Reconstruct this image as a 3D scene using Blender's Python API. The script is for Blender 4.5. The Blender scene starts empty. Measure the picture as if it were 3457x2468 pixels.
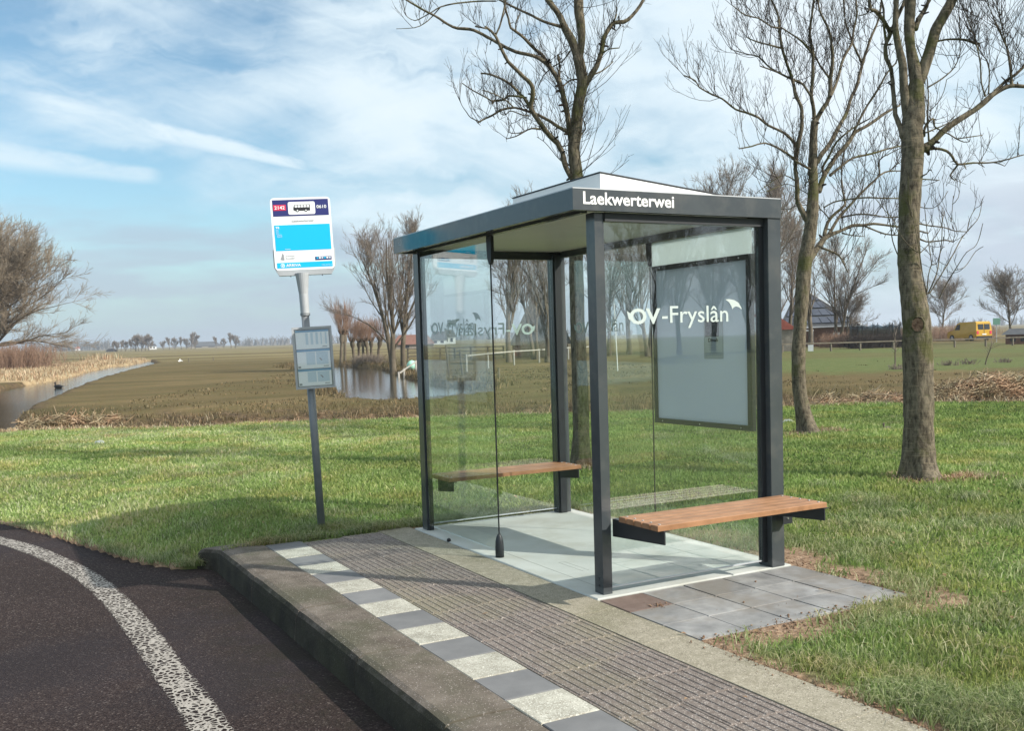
import bpy, math, random
import numpy as np
from mathutils import Vector, Matrix
random.seed(7)
RNG = np.random.default_rng(11)
scene = bpy.context.scene

# ------------------------------------------------------------------ camera
CAM = np.array([-3.0489, -4.6603, 1.4855])
RM = np.array([[0.88023985, -0.47351891, -0.03094581],
               [-0.05793194, -0.04250766, -0.99741515],
               [0.47097951, 0.87975732, -0.0648488]])      # rows: right, down, forward
FPX, CX, CY = 3330.266, 1708.178, 1369.884
cd = bpy.data.cameras.new('camera')
cam = bpy.data.objects.new('camera', cd)
scene.collection.objects.link(cam)
m = Matrix.Identity(4)
for i in range(3):
    m[i][0] = RM[0][i]; m[i][1] = -RM[1][i]; m[i][2] = -RM[2][i]; m[i][3] = CAM[i]
cam.matrix_world = m
cd.sensor_width = 36.0
cd.lens = FPX / 3457 * 36
cd.shift_x = -(CX - 1728.5) / 3457
cd.shift_y = (CY - 1234) / 3457
cd.clip_start = 0.05
cd.clip_end = 20000
scene.camera = cam

# ------------------------------------------------------------------ light
SUN_AZ = Vector((0.62, -0.785, 0)).normalized()
SUN_EL = math.radians(34)
to_sun = Vector((SUN_AZ.x * math.cos(SUN_EL), SUN_AZ.y * math.cos(SUN_EL), math.sin(SUN_EL)))
sl = bpy.data.lights.new('sun', 'SUN')
sl.energy = 4.9
sl.angle = math.radians(0.55)
sl.color = (1.0, 0.93, 0.83)
sun = bpy.data.objects.new('sun', sl)
scene.collection.objects.link(sun)
sun.rotation_euler = (-to_sun).to_track_quat('-Z', 'Y').to_euler()

world = bpy.data.worlds.new('World')
scene.world = world
world.use_nodes = True
SKY_STRENGTH = 0.096
scene.view_settings.view_transform = 'Standard'
scene.view_settings.look = 'None'
scene.view_settings.exposure = 0.41
scene.view_settings.gamma = 1.0
scene.view_settings.use_curve_mapping = False
scene.render.engine = 'CYCLES'
scene.cycles.max_bounces = 8
scene.cycles.transparent_max_bounces = 40
scene.cycles.glossy_bounces = 4
scene.cycles.use_denoising = True


def ray(u, v):
    """direction through a point given in 2275x1624 picture units"""
    return RM.T @ np.array([(u * 1.51956 - CX) / FPX, (v * 1.51956 - CY) / FPX, 1.0])


def rayn(u, v):
    d = ray(u, v)
    return d / np.linalg.norm(d)


class NT:
    def __init__(s, tree): s.t = tree; s.n = tree.nodes; s.l = tree.links
    def node(s, t, **kw):
        n = s.n.new(t)
        for k, v in kw.items():
            if k == 'inp':
                for a, b in v.items():
                    if isinstance(b, bpy.types.NodeSocket): s.l.new(b, n.inputs[a])
                    else: n.inputs[a].default_value = b
            else: setattr(n, k, v)
        return n
    def math(s, op, a, b=None, c=None, clamp=False):
        n = s.n.new('ShaderNodeMath'); n.operation = op; n.use_clamp = clamp
        for i, x in enumerate((a, b, c)):
            if x is None: continue
            if isinstance(x, bpy.types.NodeSocket): s.l.new(x, n.inputs[i])
            else: n.inputs[i].default_value = x
        return n.outputs[0]
    def vmath(s, op, a, b=None):
        n = s.n.new('ShaderNodeVectorMath'); n.operation = op
        for i, x in enumerate((a, b)):
            if x is None: continue
            if isinstance(x, bpy.types.NodeSocket): s.l.new(x, n.inputs[i])
            else: n.inputs[i].default_value = x
        return n
    def noise(s, vec, scale, detail=4, rough=0.55, dist=0.0):
        n = s.n.new('ShaderNodeTexNoise'); n.inputs['Scale'].default_value = scale
        n.inputs['Detail'].default_value = detail; n.inputs['Roughness'].default_value = rough
        n.inputs['Distortion'].default_value = dist
        if vec is not None: s.l.new(vec, n.inputs['Vector'])
        return n.outputs['Fac']
    def ramp(s, fac, stops, interp='LINEAR'):
        n = s.n.new('ShaderNodeValToRGB'); cr = n.color_ramp; cr.interpolation = interp
        while len(cr.elements) < len(stops): cr.elements.new(0.5)
        for e, (p, c) in zip(cr.elements, stops):
            e.position = p
            e.color = (c[0], c[1], c[2], 1) if isinstance(c, (tuple, list)) else (c, c, c, 1)
        s.l.new(fac, n.inputs[0]); return n.outputs[0]
    def maprange(s, v, a, b, c=0.0, d=1.0, smooth=True):
        n = s.n.new('ShaderNodeMapRange')
        if smooth: n.interpolation_type = 'SMOOTHSTEP'
        for i, x in enumerate((v, a, b, c, d)):
            if isinstance(x, bpy.types.NodeSocket): s.l.new(x, n.inputs[i])
            else: n.inputs[i].default_value = x
        return n.outputs[0]
    def mix(s, fac, a, b, mode='MIX'):
        n = s.n.new('ShaderNodeMix'); n.data_type = 'RGBA'; n.blend_type = mode; n.clamp_factor = True
        for i, x in ((0, fac), (6, a), (7, b)):
            if isinstance(x, bpy.types.NodeSocket): s.l.new(x, n.inputs[i])
            else: n.inputs[i].default_value = (x if i == 0 else (x[0], x[1], x[2], 1))
        return n.outputs[2]


# ---- sky: Nishita plus high cirrus, a spread vapour trail and low cloud banks
T = NT(world.node_tree)
for n in list(T.n): T.n.remove(n)
sky = T.node('ShaderNodeTexSky', sky_type='NISHITA')
sky.sun_disc = False
sky.sun_elevation = SUN_EL
sky.sun_rotation = math.atan2(SUN_AZ.x, SUN_AZ.y)
sky.altitude = 0; sky.air_density = 1.0; sky.dust_density = 0.6; sky.ozone_density = 2.5
tc = T.node('ShaderNodeTexCoord')
D0 = tc.outputs['Generated']
sepd = T.node('ShaderNodeSeparateXYZ', inp={0: D0})
elz = sepd.outputs[2]


def basis(p, q):
    a = rayn(*p); b = rayn(*q)
    n = np.cross(a, b); n /= np.linalg.norm(n)
    mid = a + b; mid /= np.linalg.norm(mid)
    t = np.cross(n, mid)
    return mid, t, n


def streak_coords(p, q, sx, sy):
    mid, t, n = basis(p, q)
    cu = T.vmath('DOT_PRODUCT', D0, tuple(t)).outputs['Value']
    cv = T.vmath('DOT_PRODUCT', D0, tuple(n)).outputs['Value']
    cw = T.vmath('DOT_PRODUCT', D0, tuple(mid)).outputs['Value']
    comb = T.node('ShaderNodeCombineXYZ', inp={0: T.math('MULTIPLY', cu, sx), 1: T.math('MULTIPLY', cv, sy), 2: T.math('MULTIPLY', cw, sx)})
    return comb.outputs[0], cu, cv, cw


vA, _, _, _ = streak_coords((0, 60), (1500, 330), 3.0, 13.0)
warp = T.noise(D0, 5.0, 5, 0.6)
vA2 = T.vmath('ADD', vA, T.node('ShaderNodeCombineXYZ', inp={0: T.math('MULTIPLY', warp, 1.2), 1: T.math('MULTIPLY', warp, 1.5)}).outputs[0]).outputs[0]
cir = T.noise(vA2, 1.0, 11, 0.60, 0.35)
vB, _, _, _ = streak_coords((900, 420), (1500, 230), 3.2, 16.0)
cir2 = T.noise(vB, 0.9, 9, 0.55, 0.5)
big = T.noise(D0, 3.3, 3, 0.5)
cs = T.math('ADD', T.math('MULTIPLY', cir, 0.62), T.math('MULTIPLY', cir2, 0.38))
# more cloud high up and to the right, clearer low left
rightdot = T.vmath('DOT_PRODUCT', D0, tuple(RM[0])).outputs['Value']
bias = T.math('ADD', T.math('MULTIPLY', elz, 0.60), T.math('MULTIPLY', rightdot, 0.34))
bias = T.math('MINIMUM', bias, 0.36)
cs = T.math('ADD', T.math('ADD', cs, bias), T.math('MULTIPLY', T.math('SUBTRACT', big, 0.5), 0.55))
mask = T.maprange(cs, 0.43, 0.71)
mask = T.math('MULTIPLY', mask, 0.88)


def trail(p, q, w0, w1, s0, s1, amp, nscale):
    """soft streak along the great circle p-q; width w0 -> w1 while going from p to q"""
    mid, t, n = basis(p, q)
    vc, cu, cv, cw = streak_coords(p, q, 9.0, 26.0)
    nn = T.noise(vc, nscale, 9, 0.68, 0.3)
    half = abs(float(np.dot(rayn(*q), t)))
    s = T.math('DIVIDE', cu, half)                 # -1 .. 1 (sign fixed below)
    if np.dot(rayn(*q), t) < 0: s = T.math('MULTIPLY', s, -1.0)
    wid = T.maprange(s, -1.0, 1.0, w0, w1, smooth=False)
    dd = T.math('ABSOLUTE', T.math('ADD', cv, T.math('MULTIPLY', T.math('SUBTRACT', nn, 0.5), 0.016)))
    k = T.math('SUBTRACT', 1.0, T.maprange(T.math('DIVIDE', dd, wid), 0.25, 1.0))
    e = T.math('MULTIPLY', T.maprange(s, s0, s0 + 0.6), T.math('SUBTRACT', 1.0, T.maprange(s, s1, s1 + 0.25)))
    k = T.math('MULTIPLY', T.math('MULTIPLY', k, e), T.maprange(nn, 0.28, 0.62, 0.35, 1.0))
    k = T.math('MULTIPLY', k, T.maprange(cw, 0.3, 0.6))
    return T.math('MULTIPLY', k, amp)


t1 = trail((60, 225), (690, 372), 0.021, 0.007, -1.35, 0.85, 0.92, 1.0)
t2 = trail((-150, 320), (430, 402), 0.022, 0.008, -1.6, 0.55, 0.75, 0.8)
t3 = trail((690, 360), (1150, 445), 0.010, 0.013, -1.2, 0.7, 0.45, 1.2)
mask = T.math('MAXIMUM', mask, t1)
mask = T.math('MAXIMUM', mask, t2)
mask = T.math('MAXIMUM', mask, t3)
# low grey-lilac banks
vC = T.vmath('MULTIPLY', D0, (3.0, 3.0, 17.0)).outputs[0]
bank = T.noise(vC, 1.3, 7, 0.55, 0.2)
bandm = T.math('MULTIPLY', T.maprange(elz, 0.0, 0.03), T.math('SUBTRACT', 1.0, T.maprange(elz, 0.10, 0.17)))
bankm = T.math('MULTIPLY', T.maprange(bank, 0.38, 0.58), bandm)
cloud_col = T.mix(T.maprange(cs, 0.6, 0.95), (6.6, 7.7, 8.3), (8.0, 8.6, 9.0))
skyc = T.vmath('MULTIPLY', sky.outputs[0], (1.06, 1.24, 1.16)).outputs[0]
haze = T.math('SUBTRACT', 1.0, T.maprange(elz, -0.01, 0.12))
skyc = T.mix(T.math('MULTIPLY', haze, 0.75), skyc, (2.75, 3.75, 5.2))
c = T.mix(mask, skyc, cloud_col)
c = T.mix(T.math('MULTIPLY', bankm, 0.62), c, (3.7, 4.2, 5.25))
bg = T.node('ShaderNodeBackground', inp={0: c, 1: SKY_STRENGTH})
T.l.new(bg.outputs[0], T.node('ShaderNodeOutputWorld').inputs[0])

# ------------------------------------------------------------------ helpers
COL = scene.collection


def tag(o, label=None, cat=None, group=None, kind=None):
    if label: o['label'] = label
    if cat: o['category'] = cat
    if group: o['group'] = group
    if kind: o['kind'] = kind
    return o


def empty(name, loc, label, cat, group=None):
    o = bpy.data.objects.new(name, None)
    o.empty_display_size = 0.2
    COL.objects.link(o); o.location = loc
    return tag(o, label, cat, group)


def link(name, me, parent=None, kind=None, local=False):
    o = bpy.data.objects.new(name, me)
    COL.objects.link(o)
    if parent is not None:
        o.parent = parent
        if not local:                       # vertices are in world coordinates
            p = parent; off = Vector((0, 0, 0))
            if p.type == 'EMPTY': off = Vector(p.location)
            o.matrix_parent_inverse = Matrix.Translation(-off)
    if kind: o['kind'] = kind
    return o


def npmesh(name, V, F, mat, smooth=False, attrs=None):
    """F: (n,k) int array, k constant (3 or 4)"""
    V = np.asarray(V, dtype=np.float32); F = np.asarray(F, dtype=np.int32)
    me = bpy.data.meshes.new(name)
    n, k = F.shape
    me.vertices.add(len(V)); me.vertices.foreach_set('co', V.ravel())
    me.loops.add(n * k); me.loops.foreach_set('vertex_index', F.ravel())
    me.polygons.add(n)
    me.polygons.foreach_set('loop_start', np.arange(0, n * k, k, dtype=np.int32))
    if smooth: me.polygons.foreach_set('use_smooth', np.ones(n, dtype=bool))
    if attrs:
        for an, av in attrs.items():
            a = me.attributes.new(an, 'FLOAT', 'POINT'); a.data.foreach_set('value', np.asarray(av, dtype=np.float32))
    me.update(calc_edges=True)
    if mat: me.materials.append(mat)
    return me


class MB:
    def __init__(s): s.v = []; s.f = []
    def add(s, vs, fs):
        o = len(s.v); s.v += [tuple(v) for v in vs]; s.f += [tuple(i + o for i in f) for f in fs]; return s
    def box(s, x0, x1, y0, y1, z0, z1, bev=0.0):
        if bev <= 0:
            s.add([(x0, y0, z0), (x1, y0, z0), (x1, y1, z0), (x0, y1, z0), (x0, y0, z1), (x1, y0, z1), (x1, y1, z1), (x0, y1, z1)],
                  [(0, 3, 2, 1), (4, 5, 6, 7), (0, 1, 5, 4), (1, 2, 6, 5), (2, 3, 7, 6), (3, 0, 4, 7)])
        else:      # chamfer the top edge and the vertical corners slightly
            b = bev
            s.add([(x0, y0, z0), (x1, y0, z0), (x1, y1, z0), (x0, y1, z0),
                   (x0, y0, z1 - b), (x1, y0, z1 - b), (x1, y1, z1 - b), (x0, y1, z1 - b),
                   (x0 + b, y0 + b, z1), (x1 - b, y0 + b, z1), (x1 - b, y1 - b, z1), (x0 + b, y1 - b, z1)],
                  [(0, 3, 2, 1), (0, 1, 5, 4), (1, 2, 6, 5), (2, 3, 7, 6), (3, 0, 4, 7),
                   (4, 5, 9, 8), (5, 6, 10, 9), (6, 7, 11, 10), (7, 4, 8, 11), (8, 9, 10, 11)])
        return s
    def hull(s, bottom, top):
        n = len(bottom); o = list(bottom) + list(top)
        fs = [tuple(range(n - 1, -1, -1)), tuple(range(n, 2 * n))]
        for i in range(n): j = (i + 1) % n; fs.append((i, j, n + j, n + i))
        return s.add(o, fs)
    def cyl(s, p, q, r0, r1=None, n=12):
        r1 = r0 if r1 is None else r1
        p = Vector(p); q = Vector(q); d = (q - p).normalized()
        a = d.orthogonal().normalized(); b = d.cross(a)
        ring = lambda c, r: [tuple(c + a * r * math.cos(6.28318 * i / n) + b * r * math.sin(6.28318 * i / n)) for i in range(n)]
        return s.hull(ring(p, r0), ring(q, r1))
    def lathe(s, c, prof, n=16):
        c = Vector(c); vs = []; fs = []
        for (r, z) in prof:
            for i in range(n): a = 6.28318 * i / n; vs.append((c.x + r * math.cos(a), c.y + r * math.sin(a), c.z + z))
        for k in range(len(prof) - 1):
            for i in range(n): j = (i + 1) % n; fs.append((k * n + i, k * n + j, (k + 1) * n + j, (k + 1) * n + i))
        fs.append(tuple(range(n - 1, -1, -1))); fs.append(tuple((len(prof) - 1) * n + i for i in range(n)))
        return s.add(vs, fs)
    def xf(s, M, start=0):
        for i in range(start, len(s.v)): s.v[i] = tuple(M @ Vector(s.v[i]))
        return s
    def mesh(s, name, mat, smooth=False):
        me = bpy.data.meshes.new(name); me.from_pydata(s.v, [], s.f); me.update()
        if smooth: me.polygons.foreach_set('use_smooth', [True] * len(me.polygons))
        if mat: me.materials.append(mat)
        return me
    def build(s, name, mat, parent=None, kind=None, smooth=False, local=False):
        return link(name, s.mesh(name, mat, smooth), parent, kind, local)


def pmat(name, c1, c2=None, scale=3.0, rough=0.7, bump=0.0, bscale=40.0, detail=5, spec=0.4, metal=0.0, c3=None, s3=0.4, lo=0.35, hi=0.65, rough2=None, island=0.0, speck=None):
    mt = bpy.data.materials.new(name); mt.use_nodes = True
    t = NT(mt.node_tree); b = t.n['Principled BSDF']
    g = t.node('ShaderNodeNewGeometry').outputs['Position']
    oi = t.node('ShaderNodeObjectInfo').outputs['Random']
    c2 = c2 or c1
    f = t.noise(g, scale, detail, 0.6)
    col = t.ramp(f, [(lo, c1), (hi, c2)])
    if c3:
        f3 = t.noise(g, s3, 4, 0.6)
        col = t.mix(t.maprange(f3, 0.45, 0.65), col, c3)
    if speck:
        sc_, lo_, hi_, thr = speck
        vv_ = t.node('ShaderNodeTexVoronoi', inp={'Vector': g, 'Scale': sc_})
        rv = t.node('ShaderNodeSeparateColor', inp={0: vv_.outputs['Color']})
        col = t.mix(t.maprange(rv.outputs[0], thr, thr + 0.02, 0, 0.8), col, hi_)
        col = t.mix(t.maprange(rv.outputs[1], thr, thr + 0.02, 0, 0.7), col, lo_)
    if island:
        k = t.maprange(oi, 0, 1, 1 - island, 1 + island, smooth=False)
        col = t.vmath('MULTIPLY', col, t.node('ShaderNodeCombineXYZ', inp={0: k, 1: k, 2: k}).outputs[0]).outputs[0]
    t.l.new(col, b.inputs['Base Color'])
    b.inputs['Roughness'].default_value = rough
    if rough2 is not None:
        t.l.new(t.maprange(f, 0.3, 0.7, rough, rough2), b.inputs['Roughness'])
    b.inputs['Metallic'].default_value = metal
    b.inputs['Specular IOR Level'].default_value = spec
    if bump > 0:
        fb = t.noise(g, bscale, 6, 0.65)
        bn = t.node('ShaderNodeBump', inp={'Strength': 1.0, 'Distance': bump, 'Height': fb})
        t.l.new(bn.outputs[0], b.inputs['Normal'])
    return mt


def hazegeo(): pass


M = {}


def face_shade(key):
    """shade of the upright road side of the stones, put into their colour"""
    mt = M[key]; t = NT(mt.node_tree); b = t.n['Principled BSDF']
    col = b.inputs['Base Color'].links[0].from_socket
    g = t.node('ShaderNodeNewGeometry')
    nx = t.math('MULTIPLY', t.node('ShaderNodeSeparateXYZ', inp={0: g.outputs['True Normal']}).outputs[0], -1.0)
    f = t.maprange(t.math('ADD', nx, t.math('MULTIPLY', t.math('SUBTRACT', t.noise(g.outputs['Position'], 9, 6, 0.7), 0.5), 1.1)), 0.5, 0.95, 0, 0.85)  # painted shade: road-facing sides turn darker, edge broken up by noise
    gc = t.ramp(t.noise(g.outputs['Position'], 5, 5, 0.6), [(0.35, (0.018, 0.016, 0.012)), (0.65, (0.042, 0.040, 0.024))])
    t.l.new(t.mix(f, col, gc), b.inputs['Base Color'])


M['anthracite'] = pmat('anthracite_paint', (0.047, 0.056, 0.062), (0.056, 0.066, 0.072), 3.0, 0.14, 0.0, 300, rough2=0.26, spec=0.55, c3=(0.072, 0.078, 0.080), s3=4.5, detail=8)
M['anthracite_dark'] = pmat('dark_metal', (0.018, 0.020, 0.024), (0.022, 0.026, 0.03), 5, 0.45)
M['white_paint'] = pmat('white_panel', (0.78, 0.79, 0.78), (0.83, 0.83, 0.82), 3, 0.45)
M['ceiling'] = pmat('ceiling_panel', (0.50, 0.50, 0.44), (0.56, 0.55, 0.48), 1.2, 0.45)
M['lettering'] = pmat('lettering_white', (0.85, 0.85, 0.84), None, 3, 0.6)
M['decal'] = pmat('frosted_film', (0.46, 0.53, 0.51), None, 3, 0.7)
M['black'] = pmat('black_rubber', (0.010, 0.010, 0.011), (0.016, 0.016, 0.018), 6, 0.5)
M['wood'] = pmat('hardwood', (0.225, 0.112, 0.052), (0.33, 0.170, 0.085), 9, 0.55, 0.0006, 30, island=0.12)
M['screw'] = pmat('steel_screw', (0.55, 0.55, 0.55), None, 3, 0.3, metal=0.9)
M['slab'] = pmat('new_concrete', (0.40, 0.425, 0.40), (0.50, 0.52, 0.49), 1.6, 0.75, 0.0006, 60, detail=8, c3=(0.40, 0.41, 0.37), s3=2.3)
M['galv'] = pmat('grey_aluminium', (0.40, 0.42, 0.44), (0.47, 0.49, 0.51), 8, 0.45, 0.0002, 80, metal=0.25)
M['galv_dark'] = pmat('galvanised_pole', (0.20, 0.215, 0.23), (0.26, 0.275, 0.29), 6, 0.5, 0.0003, 60, metal=0.3)
M['sign_white'] = pmat('sign_white', (0.82, 0.84, 0.85), None, 3, 0.4)
M['sign_navy'] = pmat('sign_navy', (0.028, 0.033, 0.16), None, 3, 0.4)
M['sign_cyan'] = pmat('sign_cyan', (0.005, 0.47, 0.78), None, 3, 0.4)
M['sign_red'] = pmat('sign_red', (0.62, 0.03, 0.09), None, 3, 0.4)
M['sign_grey'] = pmat('print_grey', (0.30, 0.32, 0.34), None, 3, 0.6)
M['sign_black'] = pmat('print_black', (0.02, 0.02, 0.025), None, 3, 0.6)
M['sheet'] = pmat('timetable_paper', (0.86, 0.90, 0.91), (0.88, 0.92, 0.93), 20, 0.8)
M['sheet_blue'] = pmat('timetable_blue', (0.16, 0.36, 0.56), None, 3, 0.8)
M['sheet_pale'] = pmat('timetable_pale_blue', (0.58, 0.70, 0.78), None, 3, 0.8)
M['poster_panel'] = pmat('poster_back', (0.56, 0.61, 0.69), (0.60, 0.65, 0.72), 1.5, 0.3, spec=0.5)
M['header'] = pmat('header_film', (0.80, 0.84, 0.86), (0.84, 0.87, 0.88), 2, 0.5)
def translucent(key, k):
    mt = M[key]; t = NT(mt.node_tree); b = t.n['Principled BSDF']
    col = b.inputs['Base Color'].links[0].from_socket
    tr = t.node('ShaderNodeBsdfTranslucent', inp={0: col})
    mx = t.node('ShaderNodeMixShader', inp={0: k, 1: b.outputs[0], 2: tr.outputs[0]})
    t.l.new(mx.outputs[0], t.n['Material Output'].inputs[0])


translucent('header', 0.8)
translucent('poster_panel', 0.5)
M['notice'] = pmat('notice_paper', (0.45, 0.50, 0.53), None, 3, 0.7)
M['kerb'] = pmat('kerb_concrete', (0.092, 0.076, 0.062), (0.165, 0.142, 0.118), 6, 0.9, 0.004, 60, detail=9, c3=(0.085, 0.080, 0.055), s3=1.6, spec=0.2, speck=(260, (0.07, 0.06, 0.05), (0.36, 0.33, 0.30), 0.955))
face_shade('kerb')
M['tile_white'] = pmat('white_tile', (0.27, 0.26, 0.215), (0.45, 0.44, 0.375), 7, 0.85, 0.0015, 120, detail=8, island=0.10, speck=(200, (0.20, 0.18, 0.14), (0.62, 0.61, 0.54), 0.86))
M['tile_grey'] = pmat('grey_tile', (0.128, 0.130, 0.133), (0.172, 0.174, 0.176), 4, 0.8, 0.0006, 100, island=0.10)
M['tactile'] = pmat('tactile_tile', (0.132, 0.108, 0.093), (0.185, 0.158, 0.140), 25, 0.9, 0.0015, 150, detail=8, c3=(0.185, 0.165, 0.115), s3=0.9, island=0.07, speck=(230, (0.09, 0.075, 0.065), (0.42, 0.38, 0.35), 0.88))
M['strip'] = pmat('strip_tile', (0.225, 0.205, 0.150), (0.31, 0.285, 0.22), 18, 0.9, 0.0012, 130, detail=8, c3=(0.19, 0.178, 0.118), s3=1.3, island=0.05, speck=(230, (0.10, 0.08, 0.06), (0.45, 0.41, 0.34), 0.88))
M['paver'] = pmat('grey_paver', (0.17, 0.172, 0.172), (0.33, 0.33, 0.325), 4.2, 0.7, 0.0008, 90, detail=7, c3=(0.20, 0.185, 0.165), s3=2.0, island=0.10, rough2=0.5)
M['paver_soiled'] = pmat('soiled_paver', (0.12, 0.085, 0.07), (0.17, 0.125, 0.105), 8, 0.9, 0.002, 60)
M['soil'] = pmat('soil', (0.16, 0.10, 0.065), (0.30, 0.205, 0.14), 14, 0.95, 0.012, 30, detail=8, spec=0.1)
M['reed'] = pmat('dry_reed', (0.42, 0.33, 0.21), (0.60, 0.50, 0.36), 6, 0.8)


def leafmat(name, cols, transl=0.25, rough=0.6):
    """blade material: colour chosen per blade by the 'rnd' attribute"""
    mt = bpy.data.materials.new(name); mt.use_nodes = True
    t = NT(mt.node_tree); b = t.n['Principled BSDF']
    at = t.node('ShaderNodeAttribute', attribute_name='rnd').outputs['Fac']
    st = [(i / (len(cols) - 1), c) for i, c in enumerate(cols)]
    col = t.ramp(at, st)
    g = t.node('ShaderNodeNewGeometry').outputs['Position']
    patch = t.noise(g, 0.55, 5, 0.6)
    k = t.maprange(patch, 0.3, 0.7, 0.72, 1.28, smooth=False)
    yel = t.maprange(t.noise(g, 1.3, 4, 0.6), 0.45, 0.7, 0.92, 1.22, smooth=False)
    col = t.vmath('MULTIPLY', col, t.node('ShaderNodeCombineXYZ', inp={0: t.math('MULTIPLY', k, yel), 1: k, 2: k}).outputs[0]).outputs[0]
    t.l.new(col, b.inputs['Base Color'])
    b.inputs['Roughness'].default_value = rough
    b.inputs['Specular IOR Level'].default_value = 0.25
    if transl:
        tr = t.node('ShaderNodeBsdfTranslucent', inp={0: col})
        mx = t.node('ShaderNodeMixShader', inp={0: transl, 1: b.outputs[0], 2: tr.outputs[0]})
        t.l.new(mx.outputs[0], t.n['Material Output'].inputs[0])
    return mt


M['grass'] = leafmat('grass_blades', [(0.075, 0.120, 0.032), (0.190, 0.265, 0.068), (0.285, 0.360, 0.110), (0.41, 0.46, 0.18), (0.59, 0.56, 0.34)], 0.5)
M['grass_pale'] = leafmat('long_grass', [(0.12, 0.165, 0.055), (0.23, 0.28, 0.10), (0.36, 0.38, 0.18), (0.55, 0.52, 0.33)], 0.45)
M['rough_grass'] = leafmat('rough_grass', [(0.05, 0.042, 0.02), (0.10, 0.078, 0.035), (0.15, 0.115, 0.055), (0.27, 0.20, 0.11)], 0.1)
M['reeds'] = leafmat('reed_stalks', [(0.17, 0.11, 0.065), (0.30, 0.21, 0.12), (0.44, 0.34, 0.21), (0.62, 0.53, 0.38)], 0.1)


def bark(name, dark, light, moss, scale=1.0, mossamt=0.62):
    mt = bpy.data.materials.new(name); mt.use_nodes = True
    t = NT(mt.node_tree); b = t.n['Principled BSDF']
    g = t.node('ShaderNodeNewGeometry').outputs['Position']
    st = t.vmath('MULTIPLY', g, (26 * scale, 26 * scale, 9 * scale)).outputs[0]
    f1 = t.noise(st, 1.0, 8, 0.68, 0.4)
    rings = t.noise(t.vmath('MULTIPLY', g, (5 * scale, 5 * scale, 55 * scale)).outputs[0], 1.0, 5, 0.6)
    col = t.ramp(f1, [(0.32, dark), (0.62, light)])
    col = t.mix(t.maprange(rings, 0.56, 0.70, 0, 0.5), col, (min(1, light[0] * 1.5), min(1, light[1] * 1.45), min(1, light[2] * 1.35)))
    mf = t.noise(g, 2.6 * scale, 6, 0.65)
    col = t.mix(t.maprange(mf, mossamt - 0.06, mossamt + 0.08, 0, 0.8), col, moss)
    t.l.new(col, b.inputs['Base Color']); b.inputs['Roughness'].default_value = 0.9
    b.inputs['Specular IOR Level'].default_value = 0.15
    h = t.math('ADD', f1, t.math('MULTIPLY', rings, 0.5))
    bn = t.node('ShaderNodeBump', inp={'Strength': 1.0, 'Distance': 0.012 / scale, 'Height': h})
    t.l.new(bn.outputs[0], b.inputs['Normal'])
    return mt


M['bark'] = bark('ash_bark', (0.026, 0.021, 0.015), (0.185, 0.158, 0.114), (0.075, 0.078, 0.025), 1.0, 0.57)
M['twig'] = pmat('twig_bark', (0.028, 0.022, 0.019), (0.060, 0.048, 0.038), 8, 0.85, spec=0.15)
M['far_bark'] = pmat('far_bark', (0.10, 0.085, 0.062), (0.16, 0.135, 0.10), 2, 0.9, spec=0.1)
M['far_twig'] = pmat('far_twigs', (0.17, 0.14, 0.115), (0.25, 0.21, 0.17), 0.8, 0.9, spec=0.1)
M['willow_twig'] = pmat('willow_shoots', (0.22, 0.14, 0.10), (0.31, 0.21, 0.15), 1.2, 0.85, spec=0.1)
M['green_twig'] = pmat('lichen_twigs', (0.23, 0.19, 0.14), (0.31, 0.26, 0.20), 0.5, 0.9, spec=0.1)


def glassmat(name, tint, refl=1.0):
    mt = bpy.data.materials.new(name); mt.use_nodes = True
    t = NT(mt.node_tree)
    t.n.remove(t.n['Principled BSDF'])
    g = t.node('ShaderNodeNewGeometry')
    c = t.math('ABSOLUTE', t.vmath('DOT_PRODUCT', g.outputs['Incoming'], g.outputs['Normal']).outputs['Value'])
    sch = t.math('MULTIPLY_ADD', t.math('POWER', t.math('SUBTRACT', 1.0, c), 5.0), 0.95, 0.052 * refl, clamp=True)
    tr = t.node('ShaderNodeBsdfTransparent', inp={0: (*tint, 1)})
    gl = t.node('ShaderNodeBsdfGlossy', inp={0: (1, 1, 1, 1), 'Roughness': 0.0})
    mx = t.node('ShaderNodeMixShader', inp={0: sch, 1: tr.outputs[0], 2: gl.outputs[0]})
    t.l.new(mx.outputs[0], t.n['Material Output'].inputs[0])
    return mt


M['glass'] = glassmat('clear_glass', (0.945, 0.975, 0.965), 1.5)
M['case_glass'] = glassmat('thin_clear_pane', (0.985, 0.99, 0.99), 1.0)


# ------------------------------------------------------------------ terrain
ND = np.array([0.478, 0.878])     # ditch normal
TD = np.array([0.878, -0.478])    # along the ditch


def sstep(x, a, b):
    t = np.clip((x - a) / (b - a), 0, 1); return t * t * (3 - 2 * t)


def slope(x, y):
    d = ND[0] * x + ND[1] * y
    w = sstep(d, 14.0, 30.0)
    far = np.maximum(x * -0.0013 + y * 0.0056, -0.3)
    return far * w


def hit(u, v, z0=-0.1):
    """ground point seen at a picture position on the land sheet at base height z0"""
    d = ray(u, v); z = z0
    for _ in range(25):
        t = (z - CAM[2]) / d[2]
        t = min(max(t, 0), 3000) if d[2] < -1e-5 else 3000
        p = CAM + d * t
        z = z0 + float(slope(p[0], p[1]))
    return p


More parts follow.
